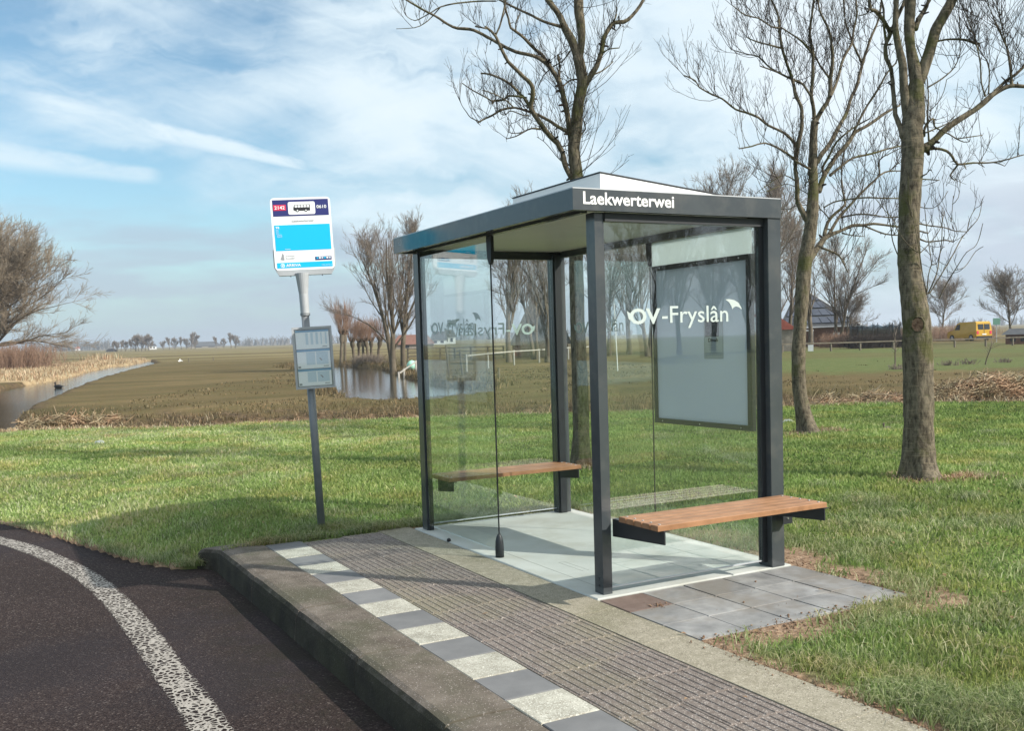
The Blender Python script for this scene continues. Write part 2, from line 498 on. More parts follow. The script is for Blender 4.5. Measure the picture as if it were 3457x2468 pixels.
def vnoise(x, y, s, seed=0):
    """cheap value noise (vectorised)"""
    x = np.asarray(x) * s; y = np.asarray(y) * s
    xi = np.floor(x).astype(np.int64); yi = np.floor(y).astype(np.int64)
    fx = x - xi; fy = y - yi; fx = fx * fx * (3 - 2 * fx); fy = fy * fy * (3 - 2 * fy)
    def h(a, b):
        n = (a * 374761393 + b * 668265263 + seed * 974711) & 0x7fffffff
        n = ((n ^ (n >> 13)) * 1274126177) & 0x7fffffff
        return ((n ^ (n >> 16)) & 0xffff) / 65535.0
    return (h(xi, yi) * (1 - fx) + h(xi + 1, yi) * fx) * (1 - fy) + (h(xi, yi + 1) * (1 - fx) + h(xi + 1, yi + 1) * fx) * fy


def fbm(x, y, s, o=4, seed=0):
    r = 0; a = 0.5
    for i in range(o): r = r + a * vnoise(x, y, s * 2 ** i, seed + i * 17); a *= 0.5
    return r


def sdpoly(x, y, P):
    """signed distance to a polygon, negative inside"""
    P = np.asarray(P); n = len(P)
    d2 = np.full(x.shape, 1e18); inside = np.zeros(x.shape, bool)
    for i in range(n):
        a = P[i]; b = P[(i + 1) % n]; e = b - a
        wx = x - a[0]; wy = y - a[1]
        t = np.clip((wx * e[0] + wy * e[1]) / (e @ e), 0, 1)
        dx = wx - e[0] * t; dy = wy - e[1] * t
        d2 = np.minimum(d2, dx * dx + dy * dy)
        c = (a[1] > y) != (b[1] > y)
        with np.errstate(divide='ignore', invalid='ignore'):
            xc = a[0] + (y - a[1]) / (b[1] - a[1] if b[1] != a[1] else 1e-9) * e[0]
        inside ^= c & (x < xc)
    d = np.sqrt(d2)
    return np.where(inside, -d, d)


WZ = -0.26
creek_r = [hit(u, v, -0.07)[:2] for u, v in [(12, 925), (60, 897), (110, 878), (165, 856), (225, 836), (295, 817), (345, 806)]]
creek_l = [hit(u, v, WZ)[:2] for u, v in [(330, 803), (290, 812), (250, 815), (205, 825), (150, 841), (60, 858), (0, 869), (-120, 880)]]
CREEK = np.array([(-1.9, 17.2), (-1.9, 19.5), (-2.4, 20.6), (-2.3, 22.5)] + [tuple(p) for p in creek_r] + [tuple(p) for p in creek_l] + [(-16, 34), (-16, 17)])
POND = np.array([tuple(hit(u, v, -0.07)[:2]) for u, v in [(640, 815), (700, 822), (742, 846), (752, 862), (785, 881), (850, 884), (930, 882), (1010, 873)]] +
                [tuple(hit(u, v, WZ)[:2]) for u, v in [(1085, 868), (1080, 864), (1000, 860), (960, 856), (905, 844), (862, 828), (835, 820), (780, 816), (700, 811)]])
_cl = sorted([(float(p[1]), float(p[0])) for p in creek_l]); CLY = [a for a, b in _cl]; CLX = [b for a, b in _cl]
road_edge = np.array([(-14, 24), (-8, 15), (-4.6, 9.6), (-3.55, 7.8), (-2.92, 6.35), (-2.63, 5.54), (-2.38, 4.72), (-2.17, 4.0), (-2.0, 3.45), (-1.80, 3.1), (-1.52, 2.98), (-1.52, -14)])[::-1]


def road_x(y):
    return np.interp(y, road_edge[:, 1], road_edge[:, 0])


def terrain(x, y):
    x = np.asarray(x, float); y = np.asarray(y, float)
    d = ND[0] * x + ND[1] * y; t = TD[0] * x + TD[1] * y
    d = d + (fbm(t, t * 0, 0.45, 3, 5) - 0.45) * 0.9
    und = (fbm(x, y, 0.25, 3, 3) - 0.45) * 0.10
    rough = (fbm(x, y, 2.2, 4, 9) - 0.45)
    lawn = -0.016 + und * sstep(np.hypot(x - 0.7, y - 1), 2.5, 7) + rough * 0.02
    # beside the road the verge drops to the asphalt
    rd = x - road_x(y)
    lawn = np.where(y > 2.9, lawn - 0.14 * (1 - sstep(rd, 0.0, 1.3)), lawn)
    # far side land
    field = -0.04 + slope(x, y) + (fbm(x, y, 0.12, 3, 21) - 0.45) * 0.16 + rough * 0.02
    gently = -0.15 * (1 - sstep(d, 17.2, 21.0))
    step = -0.12 * (1 - sstep(d + rough * 1.6, 16.7, 17.5)) - 0.40 * (1 - sstep(d, 16.0, 16.6))
    bankz = field + gently + step + (rough * 0.30 + (fbm(x, y, 5.0, 2, 91) - 0.4) * 0.12) * (1 - sstep(d, 17.8, 20.0)) * sstep(d, 15.5, 16.5)
    ditch = -0.90
    near = lawn + (ditch - lawn) * sstep(d, 14.1, 15.3)
    z = np.where(d < 15.5, near, np.maximum(bankz, -0.9))
    z = np.where((d >= 15.3) & (d < 16.4), np.minimum(z, np.maximum(bankz, -0.9)), z)
    for P in (CREEK, POND):
        sd = sdpoly(x, y, P)
        sd = sd + rough * (0.4 if P is CREEK else 0.7)
        dep = -0.55 + slope(x, y)
        k = 1 - sstep(sd, -0.10, 0.40)
        zz = z * (1 - k) + dep * k
        z = np.where((d > 15.2), np.minimum(z, zz), z)
    # under the road and the paving
    road = (rd < 0)
    z = np.where(road, -0.40, z)
    pav = (x > -1.5) & (x < -0.12) & (y < 2.62)
    slab = (x > -0.2) & (x < 1.36) & (y > -0.78) & (y < 2.55)
    z = np.where(pav | slab, -0.10, z)
    z = np.where((x > -1.5) & (x < 0.0) & (y < 2.74), np.minimum(z, -0.03), z)
    z = np.where((x > -1.75) & (x <= -1.5) & (y < 2.98), -0.40, z)
    return z


def ground_mat():
    mt = bpy.data.materials.new('ground'); mt.use_nodes = True
    t = NT(mt.node_tree); b = t.n['Principled BSDF']
    g = t.node('ShaderNodeNewGeometry').outputs['Position']
    A = lambda n: t.node('ShaderNodeAttribute', attribute_name=n).outputs['Fac']
    fine = t.noise(g, 30, 7, 0.7)
    mid = t.noise(g, 2.5, 6, 0.65)
    large = t.noise(g, 0.16, 5, 0.55)
    lawn = t.ramp(mid, [(0.3, (0.10, 0.13, 0.045)), (0.55, (0.155, 0.19, 0.065)), (0.75, (0.22, 0.235, 0.105))])
    stretch = t.noise(t.vmath('MULTIPLY', g, (0.10, 0.35, 1)).outputs[0], 1.0, 6, 0.6)
    fld = t.ramp(stretch, [(0.3, (0.070, 0.056, 0.024)), (0.5, (0.118, 0.090, 0.040)), (0.70, (0.185, 0.135, 0.066))])
    fld = t.mix(t.maprange(t.noise(g, 0.9, 6, 0.7), 0.42, 0.7, 0, 0.5), fld, (0.095, 0.090, 0.034))
    # far strips of pasture in slightly different tone
    sy = t.node('ShaderNodeSeparateXYZ', inp={0: g})
    strips = t.noise(t.node('ShaderNodeCombineXYZ', inp={0: t.math('MULTIPLY', sy.outputs[0], 0.004), 1: t.math('MULTIPLY', sy.outputs[1], 0.035)}).outputs[0], 1.0, 3, 0.5)
    dist = t.math('ADD', t.math('MULTIPLY', sy.outputs[0], 0.478), t.math('MULTIPLY', sy.outputs[1], 0.878))
    farm = t.maprange(dist, 60, 140)
    farc = t.ramp(strips, [(0.35, (0.085, 0.070, 0.032)), (0.47, (0.15, 0.12, 0.055)), (0.55, (0.24, 0.20, 0.10)), (0.66, (0.18, 0.165, 0.075))])
    fld = t.mix(t.math('MULTIPLY', farm, 0.75), fld, farc)
    green = t.mix(t.maprange(mid, 0.35, 0.6, 0, 1), (0.085, 0.115, 0.036), (0.12, 0.135, 0.05))
    fld = t.mix(A('green'), fld, green)
    bankc = t.ramp(t.noise(g, 5.0, 7, 0.75), [(0.38, (0.030, 0.022, 0.013)), (0.52, (0.10, 0.07, 0.042)), (0.68, (0.26, 0.18, 0.11))])
    soil = t.ramp(t.noise(g, 22, 7, 0.7), [(0.3, (0.14, 0.09, 0.06)), (0.5, (0.28, 0.19, 0.125)), (0.7, (0.44, 0.33, 0.24))])
    tan = t.ramp(t.noise(g, 1.2, 7, 0.7), [(0.3, (0.20, 0.14, 0.075)), (0.65, (0.42, 0.32, 0.19))])
    c = t.mix(A('field'), lawn, fld)
    c = t.mix(t.math('MULTIPLY', A('bank'), t.maprange(mid, 0.25, 0.5, 0.5, 1.0)), c, bankc)
    c = t.mix(A('tan'), c, tan)
    c = t.mix(A('soil'), c, soil)
    k = t.maprange(fine, 0.25, 0.75, 0.65, 1.35, smooth=False)
    c = t.vmath('MULTIPLY', c, t.node('ShaderNodeCombineXYZ', inp={0: k, 1: k, 2: k}).outputs[0]).outputs[0]
    t.l.new(c, b.inputs['Base Color']); b.inputs['Roughness'].default_value = 0.95
    b.inputs['Specular IOR Level'].default_value = 0.1
    hb = t.math('ADD', t.math('MULTIPLY', fine, 0.4), t.noise(g, 7, 6, 0.7))
    bn = t.node('ShaderNodeBump', inp={'Strength': 0.9, 'Distance': 0.05, 'Height': hb})
    t.l.new(bn.outputs[0], b.inputs['Normal'])
    return mt


def soil_mask(x, y):
    """bare earth around the new paving"""
    n = (fbm(x, y, 6, 3, 40) - 0.45) * 0.35
    m = np.zeros_like(x)
    sd = sdpoly(x, y, [(0, -0.95), (1.53, -0.95), (1.66, -0.55), (1.56, -0.1), (1.53, 0), (1.53, 2.7), (0, 2.7)])
    w = np.where(y > 0.2, 0.10, 0.17)
    w = np.where((y > 0.0) & (x > 1.4) & (y < 1.3), 0.32, w)
    m = np.maximum(m, 1 - sstep(sd + n * 0.6, w * 0.9, w * 1.8))
    e = np.where(y < -0.9, 1 - sstep(np.abs(x - 0.02) + n * 0.5, 0.05, 0.17), 0)
    m = np.maximum(m, e)
    # tree feet
    for (tx, ty, r) in ((5.37, 2.15, 0.45), (7.8, 6.1, 0.40), (3.15, 5.1, 0.3)):
        m = np.maximum(m, 0.8 * (1 - sstep(np.hypot(x - tx, y - ty) + n, r * 0.6, r * 1.1)))
    e2 = np.where(y > 2.95, 1 - sstep(np.abs(x - road_x(y)) + n * 0.4, 0.03, 0.16), 0)
    return np.maximum(m, e2)


rs = np.concatenate([np.arange(0.5, 10, 0.14), np.arange(10, 24, 0.11), np.arange(24, 60, 0.33), np.arange(60, 200, 1.6), np.geomspace(200, 9000, 60)])
yaw0 = math.atan2(RM[2][1], RM[2][0])
an = np.concatenate([np.linspace(-math.pi, -0.62, 60)[:-1], np.linspace(-0.62, 0.62, 520), np.linspace(0.62, math.pi, 60)[1:]]) + yaw0
RR, AA = np.meshgrid(rs, an, indexing='ij')
GX = CAM[0] + RR * np.cos(AA); GY = CAM[1] + RR * np.sin(AA)
GZ = terrain(GX, GY)
dd = ND[0] * GX + ND[1] * GY
tt = TD[0] * GX + TD[1] * GY
wob = (fbm(GX, GY, 1.6, 4, 31) - 0.45)
a_field = sstep(dd + wob * 0.6, 14.2, 15.0)
a_bank = sstep(dd, 14.6, 15.4) * (1 - sstep(dd + wob * 5.0, 17.9, 20.2))
sdP = sdpoly(GX, GY, POND); sdC = sdpoly(GX, GY, CREEK)
a_bank = np.maximum(a_bank, (1 - sstep(sdP + wob, 0.2, 0.9)) * (dd > 15) * 0.8)
a_bank = np.maximum(a_bank, (1 - sstep(sdC + wob, 0.2, 0.9)) * (dd > 15) * 0.9)
# greener meadow to the right beyond the ditch and round the pond bank
a_green = sstep(dd + wob * 5, 27.5, 30.5) * sstep(tt + wob * 6, 6.5, 10.5) * (1 - sstep(dd, 62, 95)) * (0.55 + 0.45 * sstep(fbm(GX, GY, 0.12, 3, 77), 0.4, 0.55))
a_tan = (1 - sstep(sdC + wob * 3, 5.0, 9.0)) * (GX < np.interp(GY, CLY, CLX) + 0.5) * (GY > 50)
a_soil = soil_mask(GX, GY)
idx = np.arange(GX.size).reshape(GX.shape)
q = np.stack([idx[:-1, :-1], idx[1:, :-1], idx[1:, 1:], idx[:-1, 1:]], -1).reshape(-1, 4)
V = np.stack([GX, GY, GZ], -1).reshape(-1, 3)
centre = len(V); V = np.vstack([V, [[CAM[0], CAM[1], -0.40]]])
z0 = lambda a: np.append(a.ravel(), 0)
me = npmesh('ground', V, q, ground_mat(), True, dict(field=z0(a_field), bank=z0(a_bank), green=z0(a_green), tan=z0(a_tan), soil=z0(a_soil)))
link('ground', me, kind='structure')


# water
def water_mat():
    mt = bpy.data.materials.new('water'); mt.use_nodes = True
    t = NT(mt.node_tree); b = t.n['Principled BSDF']
    g = t.node('ShaderNodeNewGeometry').outputs['Position']
    b.inputs['Base Color'].default_value = (0.035, 0.032, 0.022, 1)
    b.inputs['Roughness'].default_value = 0.07
    b.inputs['Specular IOR Level'].default_value = 0.6
    n1 = t.noise(t.vmath('MULTIPLY', g, (2.2, 5.0, 1)).outputs[0], 1.0, 6, 0.6)
    bn = t.node('ShaderNodeBump', inp={'Strength': 0.5, 'Distance': 0.012, 'Height': n1})
    t.l.new(bn.outputs[0], b.inputs['Normal'])
    return mt


wx, wy = np.meshgrid(np.concatenate([np.arange(-30, 60, 1.0), np.arange(60, 140, 8.0)]), np.concatenate([np.arange(8, 60, 1.0), np.arange(60, 420, 6.0)]), indexing='ij')
wz = WZ + slope(wx, wy) + (ND[0] * wx + ND[1] * wy < 14.9) * -1.2
ii = np.arange(wx.size).reshape(wx.shape)
qq = np.stack([ii[:-1, :-1], ii[1:, :-1], ii[1:, 1:], ii[:-1, 1:]], -1).reshape(-1, 4)
link('water', npmesh('water', np.stack([wx, wy, wz], -1).reshape(-1, 3), qq, water_mat(), True), kind='structure')

# ------------------------------------------------------------------ road
ROADZ = -0.18


def road_mat():
    mt = bpy.data.materials.new('asphalt'); mt.use_nodes = True
    t = NT(mt.node_tree); b = t.n['Principled BSDF']
    g = t.node('ShaderNodeNewGeometry').outputs['Position']
    vor = t.node('ShaderNodeTexVoronoi', inp={'Vector': g, 'Scale': 120.0}, feature='F1')
    agg = t.node('ShaderNodeSeparateColor', inp={0: vor.outputs['Color']}).outputs[0]
    base = t.ramp(agg, [(0.0, (0.017, 0.011, 0.011)), (0.6, (0.033, 0.023, 0.021)), (0.94, (0.055, 0.041, 0.037)), (1.0, (0.12, 0.10, 0.09))])
    big = t.noise(g, 0.7, 5, 0.6)
    k = t.maprange(big, 0.3, 0.7, 0.8, 1.2, smooth=False)
    # darker bluish patches
    pt = t.maprange(t.noise(g, 0.55, 6, 0.6), 0.46, 0.60)
    base = t.mix(t.math('MULTIPLY', pt, 0.5), base, (0.023, 0.020, 0.024))
    sx = t.node('ShaderNodeSeparateXYZ', inp={0: g}).outputs[0]
    gutter_shade = t.math('MULTIPLY', t.maprange(sx, -2.15, -1.7), t.maprange(t.noise(g, 3.0, 6, 0.7), 0.4, 0.65))  # shade beside the kerb, painted into the asphalt colour in noisy blotches
    base = t.mix(t.math('MULTIPLY', gutter_shade, 0.7), base, (0.020, 0.017, 0.012))
    c = t.vmath('MULTIPLY', base, t.node('ShaderNodeCombineXYZ', inp={0: k, 1: k, 2: k}).outputs[0]).outputs[0]
    t.l.new(c, b.inputs['Base Color']); b.inputs['Roughness'].default_value = 0.9
    b.inputs['Specular IOR Level'].default_value = 0.15
    bn = t.node('ShaderNodeBump', inp={'Strength': 0.8, 'Distance': 0.004, 'Height': vor.outputs['Distance']})
    t.l.new(bn.outputs[0], b.inputs['Normal'])
    return mt


mb = MB()
ys = [-14, -8, -4, -2, 0, 2, 2.98, 3.1, 3.45, 4.0, 4.72, 5.54, 6.35, 7.8, 9.6, 15, 24]
L = [(-16 if y < 10 else -16, y, ROADZ) for y in ys]
Rr = [(float(road_x(y)) + (0.16 if y < 2.9 else 0.05), y, ROADZ) for y in ys]
for i in range(len(ys) - 1): mb.add([L[i], Rr[i], Rr[i + 1], L[i + 1]], [(0, 1, 2, 3)])
mb.build('road', road_mat(), kind='structure')


def line_mat():
    mt = bpy.data.materials.new('road_line_paint'); mt.use_nodes = True
    t = NT(mt.node_tree); b = t.n['Principled BSDF']
    g = t.node('ShaderNodeNewGeometry').outputs['Position']
    col = t.ramp(t.noise(g, 20, 5, 0.6), [(0.3, (0.26, 0.235, 0.205)), (0.7, (0.38, 0.35, 0.31))])
    t.l.new(col, b.inputs['Base Color']); b.inputs['Roughness'].default_value = 0.7
    # open structured (agglomerate) paint: holes where the binder did not reach
    w = t.vmath('ADD', g, t.node('ShaderNodeTexNoise', inp={'Vector': g, 'Scale': 60.0}).outputs['Color']).outputs[0]
    gw = t.node('ShaderNodeMix', data_type='VECTOR', inp={0: 0.012, 4: g, 5: w}).outputs[1]
    vor = t.node('ShaderNodeTexVoronoi', inp={'Vector': gw, 'Scale': 30.0}, feature='DISTANCE_TO_EDGE')
    n2 = t.noise(g, 80, 4, 0.7)
    h = t.math('ADD', vor.outputs['Distance'], t.math('MULTIPLY', t.math('SUBTRACT', n2, 0.5), 0.45))
    at = t.node('ShaderNodeAttribute', attribute_name='edge').outputs['Fac']
    h = t.math('ADD', h, t.math('MULTIPLY', t.math('POWER', at, 6.0), 0.35))
    h = t.math('ADD', h, t.math('MULTIPLY', t.math('SUBTRACT', t.noise(g, 4.0, 5, 0.7), 0.5), 0.30))
    hole = t.maprange(h, 0.125, 0.155, 0, 1, smooth=False)
    tr = t.node('ShaderNodeBsdfTransparent')
    mx = t.node('ShaderNodeMixShader', inp={0: hole, 1: b.outputs[0], 2: tr.outputs[0]})
    t.l.new(mx.outputs[0], t.n['Material Output'].inputs[0])
    bn = t.node('ShaderNodeBump', inp={'Strength': 1.0, 'Distance': 0.004, 'Height': n2})
    t.l.new(bn.outputs[0], b.inputs['Normal'])
    return mt


ctr = [(-4.9, 9.0), (-3.9, 7.3), (-3.25, 6.05), (-2.97, 5.42), (-2.73, 4.74), (-2.52, 3.9), (-2.38, 3.1), (-2.30, 2.2), (-2.265, 1.4), (-2.255, 0.75), (-2.235, 0.28), (-2.235, -0.3), (-2.235, -1.2), (-2.235, -6), (-2.235, -13)]
cc = []
for i in range(len(ctr) - 1):
    p0 = Vector(ctr[max(i - 1, 0)]); p1 = Vector(ctr[i]); p2 = Vector(ctr[i + 1]); p3 = Vector(ctr[min(i + 2, len(ctr) - 1)])
    for k in range(8):
        s = k / 8
        cc.append(0.5 * ((2 * p1) + (p2 - p0) * s + (2 * p0 - 5 * p1 + 4 * p2 - p3) * s * s + (3 * p1 - p0 - 3 * p2 + p3) * s ** 3))
cc.append(Vector(ctr[-1]))
Vv = []; Ff = []; ed = []
for i, p in enumerate(cc):
    a = cc[max(i - 1, 0)]; b = cc[min(i + 1, len(cc) - 1)]; tn = (b - a).normalized(); n = Vector((-tn.y, tn.x))
    for j, k in enumerate((-0.105, -0.05, 0, 0.05, 0.105)):
        Vv.append((p.x + n.x * k, p.y + n.y * k, ROADZ + 0.004)); ed.append(abs(k) / 0.105)
for i in range(len(cc) - 1):
    for j in range(4): a = i * 5 + j; Ff.append((a, a + 1, a + 6, a + 5))
link('road_marking', npmesh('road_marking', Vv, Ff, line_mat(), False, dict(edge=ed)), kind='structure')

# ------------------------------------------------------------------ kerb (stones of one metre) and pavement
kerb = bpy.data.objects.new('kerb', None); COL.objects.link(kerb); kerb['kind'] = 'structure'


def kerb_stone(y0, y1, dx0=0.0, dx1=0.0, dz1=0.0):
    prof = [(-1.2, -0.25), (-1.2, 0.0), (-1.35, 0.003), (-1.475, 0.001), (-1.505, -0.010), (-1.522, -0.032), (-1.53, -0.07), (-1.545, -0.25)]
    vs = []; g = 0.005; steps = 6; sh = (random.random() - 0.5) * 0.006; sz = (random.random() - 0.5) * 0.005
    for k in range(steps + 1):
        f = k / steps; y = y0 + g + (y1 - y0 - 2 * g) * f
        e = 0.004 if k in (0, steps) else 0.0
        for i, (x, z) in enumerate(prof):
            jx = (random.random() - 0.5) * 0.002 if 2 < i < 7 else 0
            jz = (random.random() - 0.5) * 0.0015 if 0 < i < 7 else 0
            vs.append((x + dx0 + (dx1 - dx0) * f ** 1.6 + jx + sh, y, z + jz + sz - (e if z > -0.2 else 0) + dz1 * f * (1 if z > -0.2 else 0)))
    n = len(prof); fs = []
    for k in range(steps):
        for i in range(n - 1): a = k * n + i; fs.append((a, a + n, a + n + 1, a + 1))
    fs.append(tuple(range(n - 1, -1, -1))); fs.append(tuple(steps * n + i for i in range(n)))
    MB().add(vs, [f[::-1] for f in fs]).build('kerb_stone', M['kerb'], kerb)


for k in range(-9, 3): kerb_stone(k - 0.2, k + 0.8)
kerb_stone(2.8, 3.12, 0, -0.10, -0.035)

pav = bpy.data.objects.new('pavement', None); COL.objects.link(pav); pav['kind'] = 'structure'


def tile(name, x0, x1, y0, y1, z, mat, bev=0.004, tilt=0.002, me=None):
    if me is None:
        w = (x1 - x0) / 2; h = (y1 - y0) / 2
        me = MB().box(-w, w, -h, h, -0.06, 0, bev).mesh(name, mat)
    o = bpy.data.objects.new(name, me); COL.objects.link(o); o.parent = pav
    o.location = ((x0 + x1) / 2, (y0 + y1) / 2, z + (random.random() - 0.5) * 0.002)
    o.rotation_euler = ((random.random() - 0.5) * tilt * 3, (random.random() - 0.5) * tilt * 3, (random.random() - 0.5) * 0.006)
    return me


g = 0.0035
mw = mg = None
k = -13
while True:
    y0 = -1.1 + 0.3 * k
    if y0 > 2.7: break
    y1 = min(y0 + 0.3, 2.76)
    white = (k % 2) == 1
    if y1 - y0 < 0.28:
        tile('edge_tile', -1.19, -0.915, y0 + g, y1, -0.004, M['tile_grey'])
    elif white: mw = tile('edge_tile', -1.19, -0.915, y0 + g, y1 - g, -0.004, M['tile_white'], me=mw)
    else: mg = tile('edge_tile', -1.19, -0.915, y0 + g, y1 - g, -0.004, M['tile_grey'], me=mg)
    k += 1
# tactile ribbed tiles
tmb = MB().box(-0.1565, 0.1565, -0.1495, 0.1495, -0.06, 0, 0.002)
for i in range(7):
    x = -0.135 + i * 0.045
    tmb.add([(x - 0.011, -0.145, -0.001), (x + 0.011, -0.145, -0.001), (x + 0.011, 0.145, -0.001), (x - 0.011, 0.145, -0.001),
             (x - 0.007, -0.141, 0.0036), (x + 0.007, -0.141, 0.0036), (x + 0.007, 0.141, 0.0036), (x - 0.007, 0.141, 0.0036)],
            [(4, 5, 6, 7), (0, 1, 5, 4), (1, 2, 6, 5), (2, 3, 7, 6), (3, 0, 4, 7)])
tme = tmb.mesh('tactile_tile', M['tactile'])
for r_, xc in enumerate((-0.7535, -0.437)):
    for k in range(-16, 9):
        yc = 0.13 + 0.302 * k + r_ * 0.03
        if yc + 0.148 > 2.76: continue
        tile('tactile_tile', xc - 0.148, xc + 0.148, yc - 0.148, yc + 0.148, -0.006, M['tactile'], me=tme)
sm = None
for k in range(-4, 9):
    y0 = -2.0 + 0.6 * k
    if y0 > 2.3: continue
    sm = tile('plain_tile', -0.272, -0.004, y0 + 0.001, y0 + 0.599, -0.005, M['strip'], bev=0.0015, tilt=0.0006, me=sm)
tile('plain_tile', -0.272, -0.004, 2.201, 2.76, -0.005, M['strip'], bev=0.002)
# grey pavers behind the end wall
pm = None
for cx_ in range(5):
    for ry in range(3):
        x0 = 0.01 + cx_ * 0.3; y1 = -0.008 - ry * 0.3
        if cx_ == 0 and ry == 0:
            tile('paver', x0, x0 + 0.294, y1 - 0.294, y1, -0.006, M['paver_soiled']); continue
        pm = tile('paver', x0, x0 + 0.291, y1 - 0.291, y1, -0.006, M['paver'], bev=0.0015, me=pm, tilt=0.004)
# sand bed below the joints
MB().box(-1.2, -0.002, -9.5, 2.74, -0.2, -0.022).build('joint_sand', pmat('joint_sand', (0.045, 0.035, 0.025), (0.075, 0.06, 0.042), 30, 0.95), pav)
MB().box(0.0, 1.5, -0.91, -0.004, -0.2, -0.022).build('joint_sand', bpy.data.materials['joint_sand'], pav)
slab_o = MB().box(0.0, 1.487, 0.0, 2.669, -0.22, 0.002, 0.006).build('concrete_slab', M['slab'], kind='structure')
jm = pmat('slab_joint', (0.16, 0.16, 0.15), (0.22, 0.22, 0.20), 20, 0.9)
for (x0, x1, y0, y1) in ((0.155, 0.1575, 0.17, 2.50), (0.30, 0.3015, 0.62, 0.92), (0.345, 0.3465, 0.62, 0.92), (0.3015, 0.345, 0.9185, 0.92)):
    MB().box(x0, x1, y0, y1, 0.0022, 0.0027).build('joint', jm, slab_o)

# ------------------------------------------------------------------ text
def text_mesh(body, mat, origin, right, up, width=None, height=None, bold=0.0, depth=0.0006, align='L', bodyscale=None):
    cu = bpy.data.curves.new('text', 'FONT'); cu.body = body; cu.size = 1.0
    cu.offset = bold; cu.extrude = 0.0005; cu.resolution_u = 3
    ob = bpy.data.objects.new('tmp', cu)
    me = bpy.data.meshes.new_from_object(ob)
    bpy.data.objects.remove(ob)
    n = len(me.vertices); co = np.zeros(n * 3, np.float32); me.vertices.foreach_get('co', co); co = co.reshape(-1, 3)
    mn = co.min(0); mx = co.max(0)
    sx = width / (mx[0] - mn[0]) if width else None
    sy = height / (mx[1] - mn[1]) if height else sx
    if sx is None: sx = sy
    r = np.array(Vector(right).normalized()); u = np.array(Vector(up).normalized()); nn = np.cross(r, u)
    xs = (co[:, 0] - mn[0]) * sx
    if align == 'C': xs = xs - (mx[0] - mn[0]) * sx / 2
    ysx = (co[:, 1] - mn[1]) * sy
    zz = np.sign(co[:, 2]) * depth / 2
    P = np.array(origin)[None] + xs[:, None] * r + ysx[:, None] * u + zz[:, None] * nn
    me.vertices.foreach_set('co', P.astype(np.float32).ravel()); me.update()
    me.materials.clear(); me.materials.append(mat)
    return me


def text(name, body, mat, origin, right, up, parent, **kw):
    return link(name, text_mesh(body, mat, origin, right, up, **kw), parent)


# ------------------------------------------------------------------ bus shelter
SH = empty('bus_shelter', (0.74, 1.33, 0), 'glass and anthracite steel bus shelter with two wooden benches, standing on a pale concrete slab', 'bus shelter')
X0, X1, Y0, Y1, ZB, ZT = -0.102, 1.43, -0.0093, 2.632, 2.2006, 2.318
A = M['anthracite']
# fascia boards (mitred ring)
th = 0.035


def fascia(p, q, n):
    (ax, ay), (bx, by) = p, q
    ix, iy = n
    pin = (ax + (th if ax < bx or ix > 0 else 0) * 0, ay)
    return None


ring_o = [(X0, Y0), (X1, Y0), (X1, Y1), (X0, Y1)]
ring_i = [(X0 + th, Y0 + th), (X1 - th, Y0 + th), (X1 - th, Y1 - th), (X0 + th, Y1 - th)]
for i in range(4):
    j = (i + 1) % 4
    b = [(*ring_o[i], ZB), (*ring_o[j], ZB), (*ring_i[j], ZB), (*ring_i[i], ZB)]
    t_ = [(x, y, ZT) for x, y, _ in b]
    MB().hull(b, t_).build('fascia', A, SH)
# thin light capping on top of the ring, ceiling inside
MB().box(X0 + 0.002, X1 - 0.002, Y0 + 0.002, Y1 - 0.002, ZT + 0.0005, ZT + 0.006).build('roof_capping', M['galv'], SH)
for (a, b_) in ((Y0 + th + 0.001, 0.92), (0.923, 1.78), (1.783, Y1 - th - 0.001)):
    MB().box(X0 + th + 0.001, X1 - th - 0.001, a, b_, ZB + 0.03, ZB + 0.05).build('ceiling_panel', M['ceiling'], SH)
MB().box(0.02, 0.06, 0.1, 2.5, ZB - 0.0, ZB + 0.029).build('ceiling_rail', A, SH)
MB().box(1.36, 1.38, 0.1, 2.5, ZB - 0.02, ZB + 0.029).build('ceiling_rail', A, SH)
# white wedge housing with a solar panel
pb = [(0.19, 0.15, ZT), (1.30, 0.15, ZT), (1.30, 1.20, ZT), (0.19, 1.20, ZT)]
pt_ = [(0.19, 0.15, 2.44), (1.30, 0.15, 2.326), (1.30, 1.20, 2.326), (0.19, 1.20, 2.44)]
pb = [(x, y, ZT + 0.0065) for x, y, _ in pb]
pod = MB().hull(pb, pt_).build('solar_housing', M['white_paint'], SH)
MB().hull([(0.185, 0.145, 2.4425), (1.305, 0.145, 2.3285), (1.305, 1.205, 2.3285), (0.185, 1.205, 2.4425)],
          [(0.185, 0.145, 2.449), (1.305, 0.145, 2.335), (1.305, 1.205, 2.335), (0.185, 1.205, 2.449)]).build('solar_panel', M['anthracite_dark'], pod)
MB().box(0.33, 0.62, 0.1485, 0.15, 2.388, 2.3895).build('vent_slot', M['sign_grey'], pod)
MB().box(0.66, 0.88, 0.1485, 0.15, 2.352, 2.3535).build('vent_slot', M['sign_grey'], pod)


def post(x0, x1, y0, y1, z1=ZB - 0.0005, z0=0.0025):
    o = MB().box(x0, x1, y0, y1, z0, z1).build('post', A, SH)
    return o


p1 = post(0.075, 0.137, 0.049, 0.137)
p4 = post(1.327, X1 - 0.0005, 0.0, 0.115)
p3 = post(1.29, 1.41, 2.535, 2.62)
p2 = post(0.045, 0.105, 2.51, 2.60)
for par, (x0, x1, y0, y1) in ((p1, (0.085, 0.127, 0.1375, 0.150)), (p4, (1.337, 1.385, 0.1155, 0.135)), (p3, (1.30, 1.36, 2.515, 2.5345)), (p2, (0.055, 0.095, 2.4895, 2.5095))):
    MB().box(x0, x1, y0, y1, 0.004, ZB - 0.001).build('glazing_channel', M['anthracite_dark'], par)
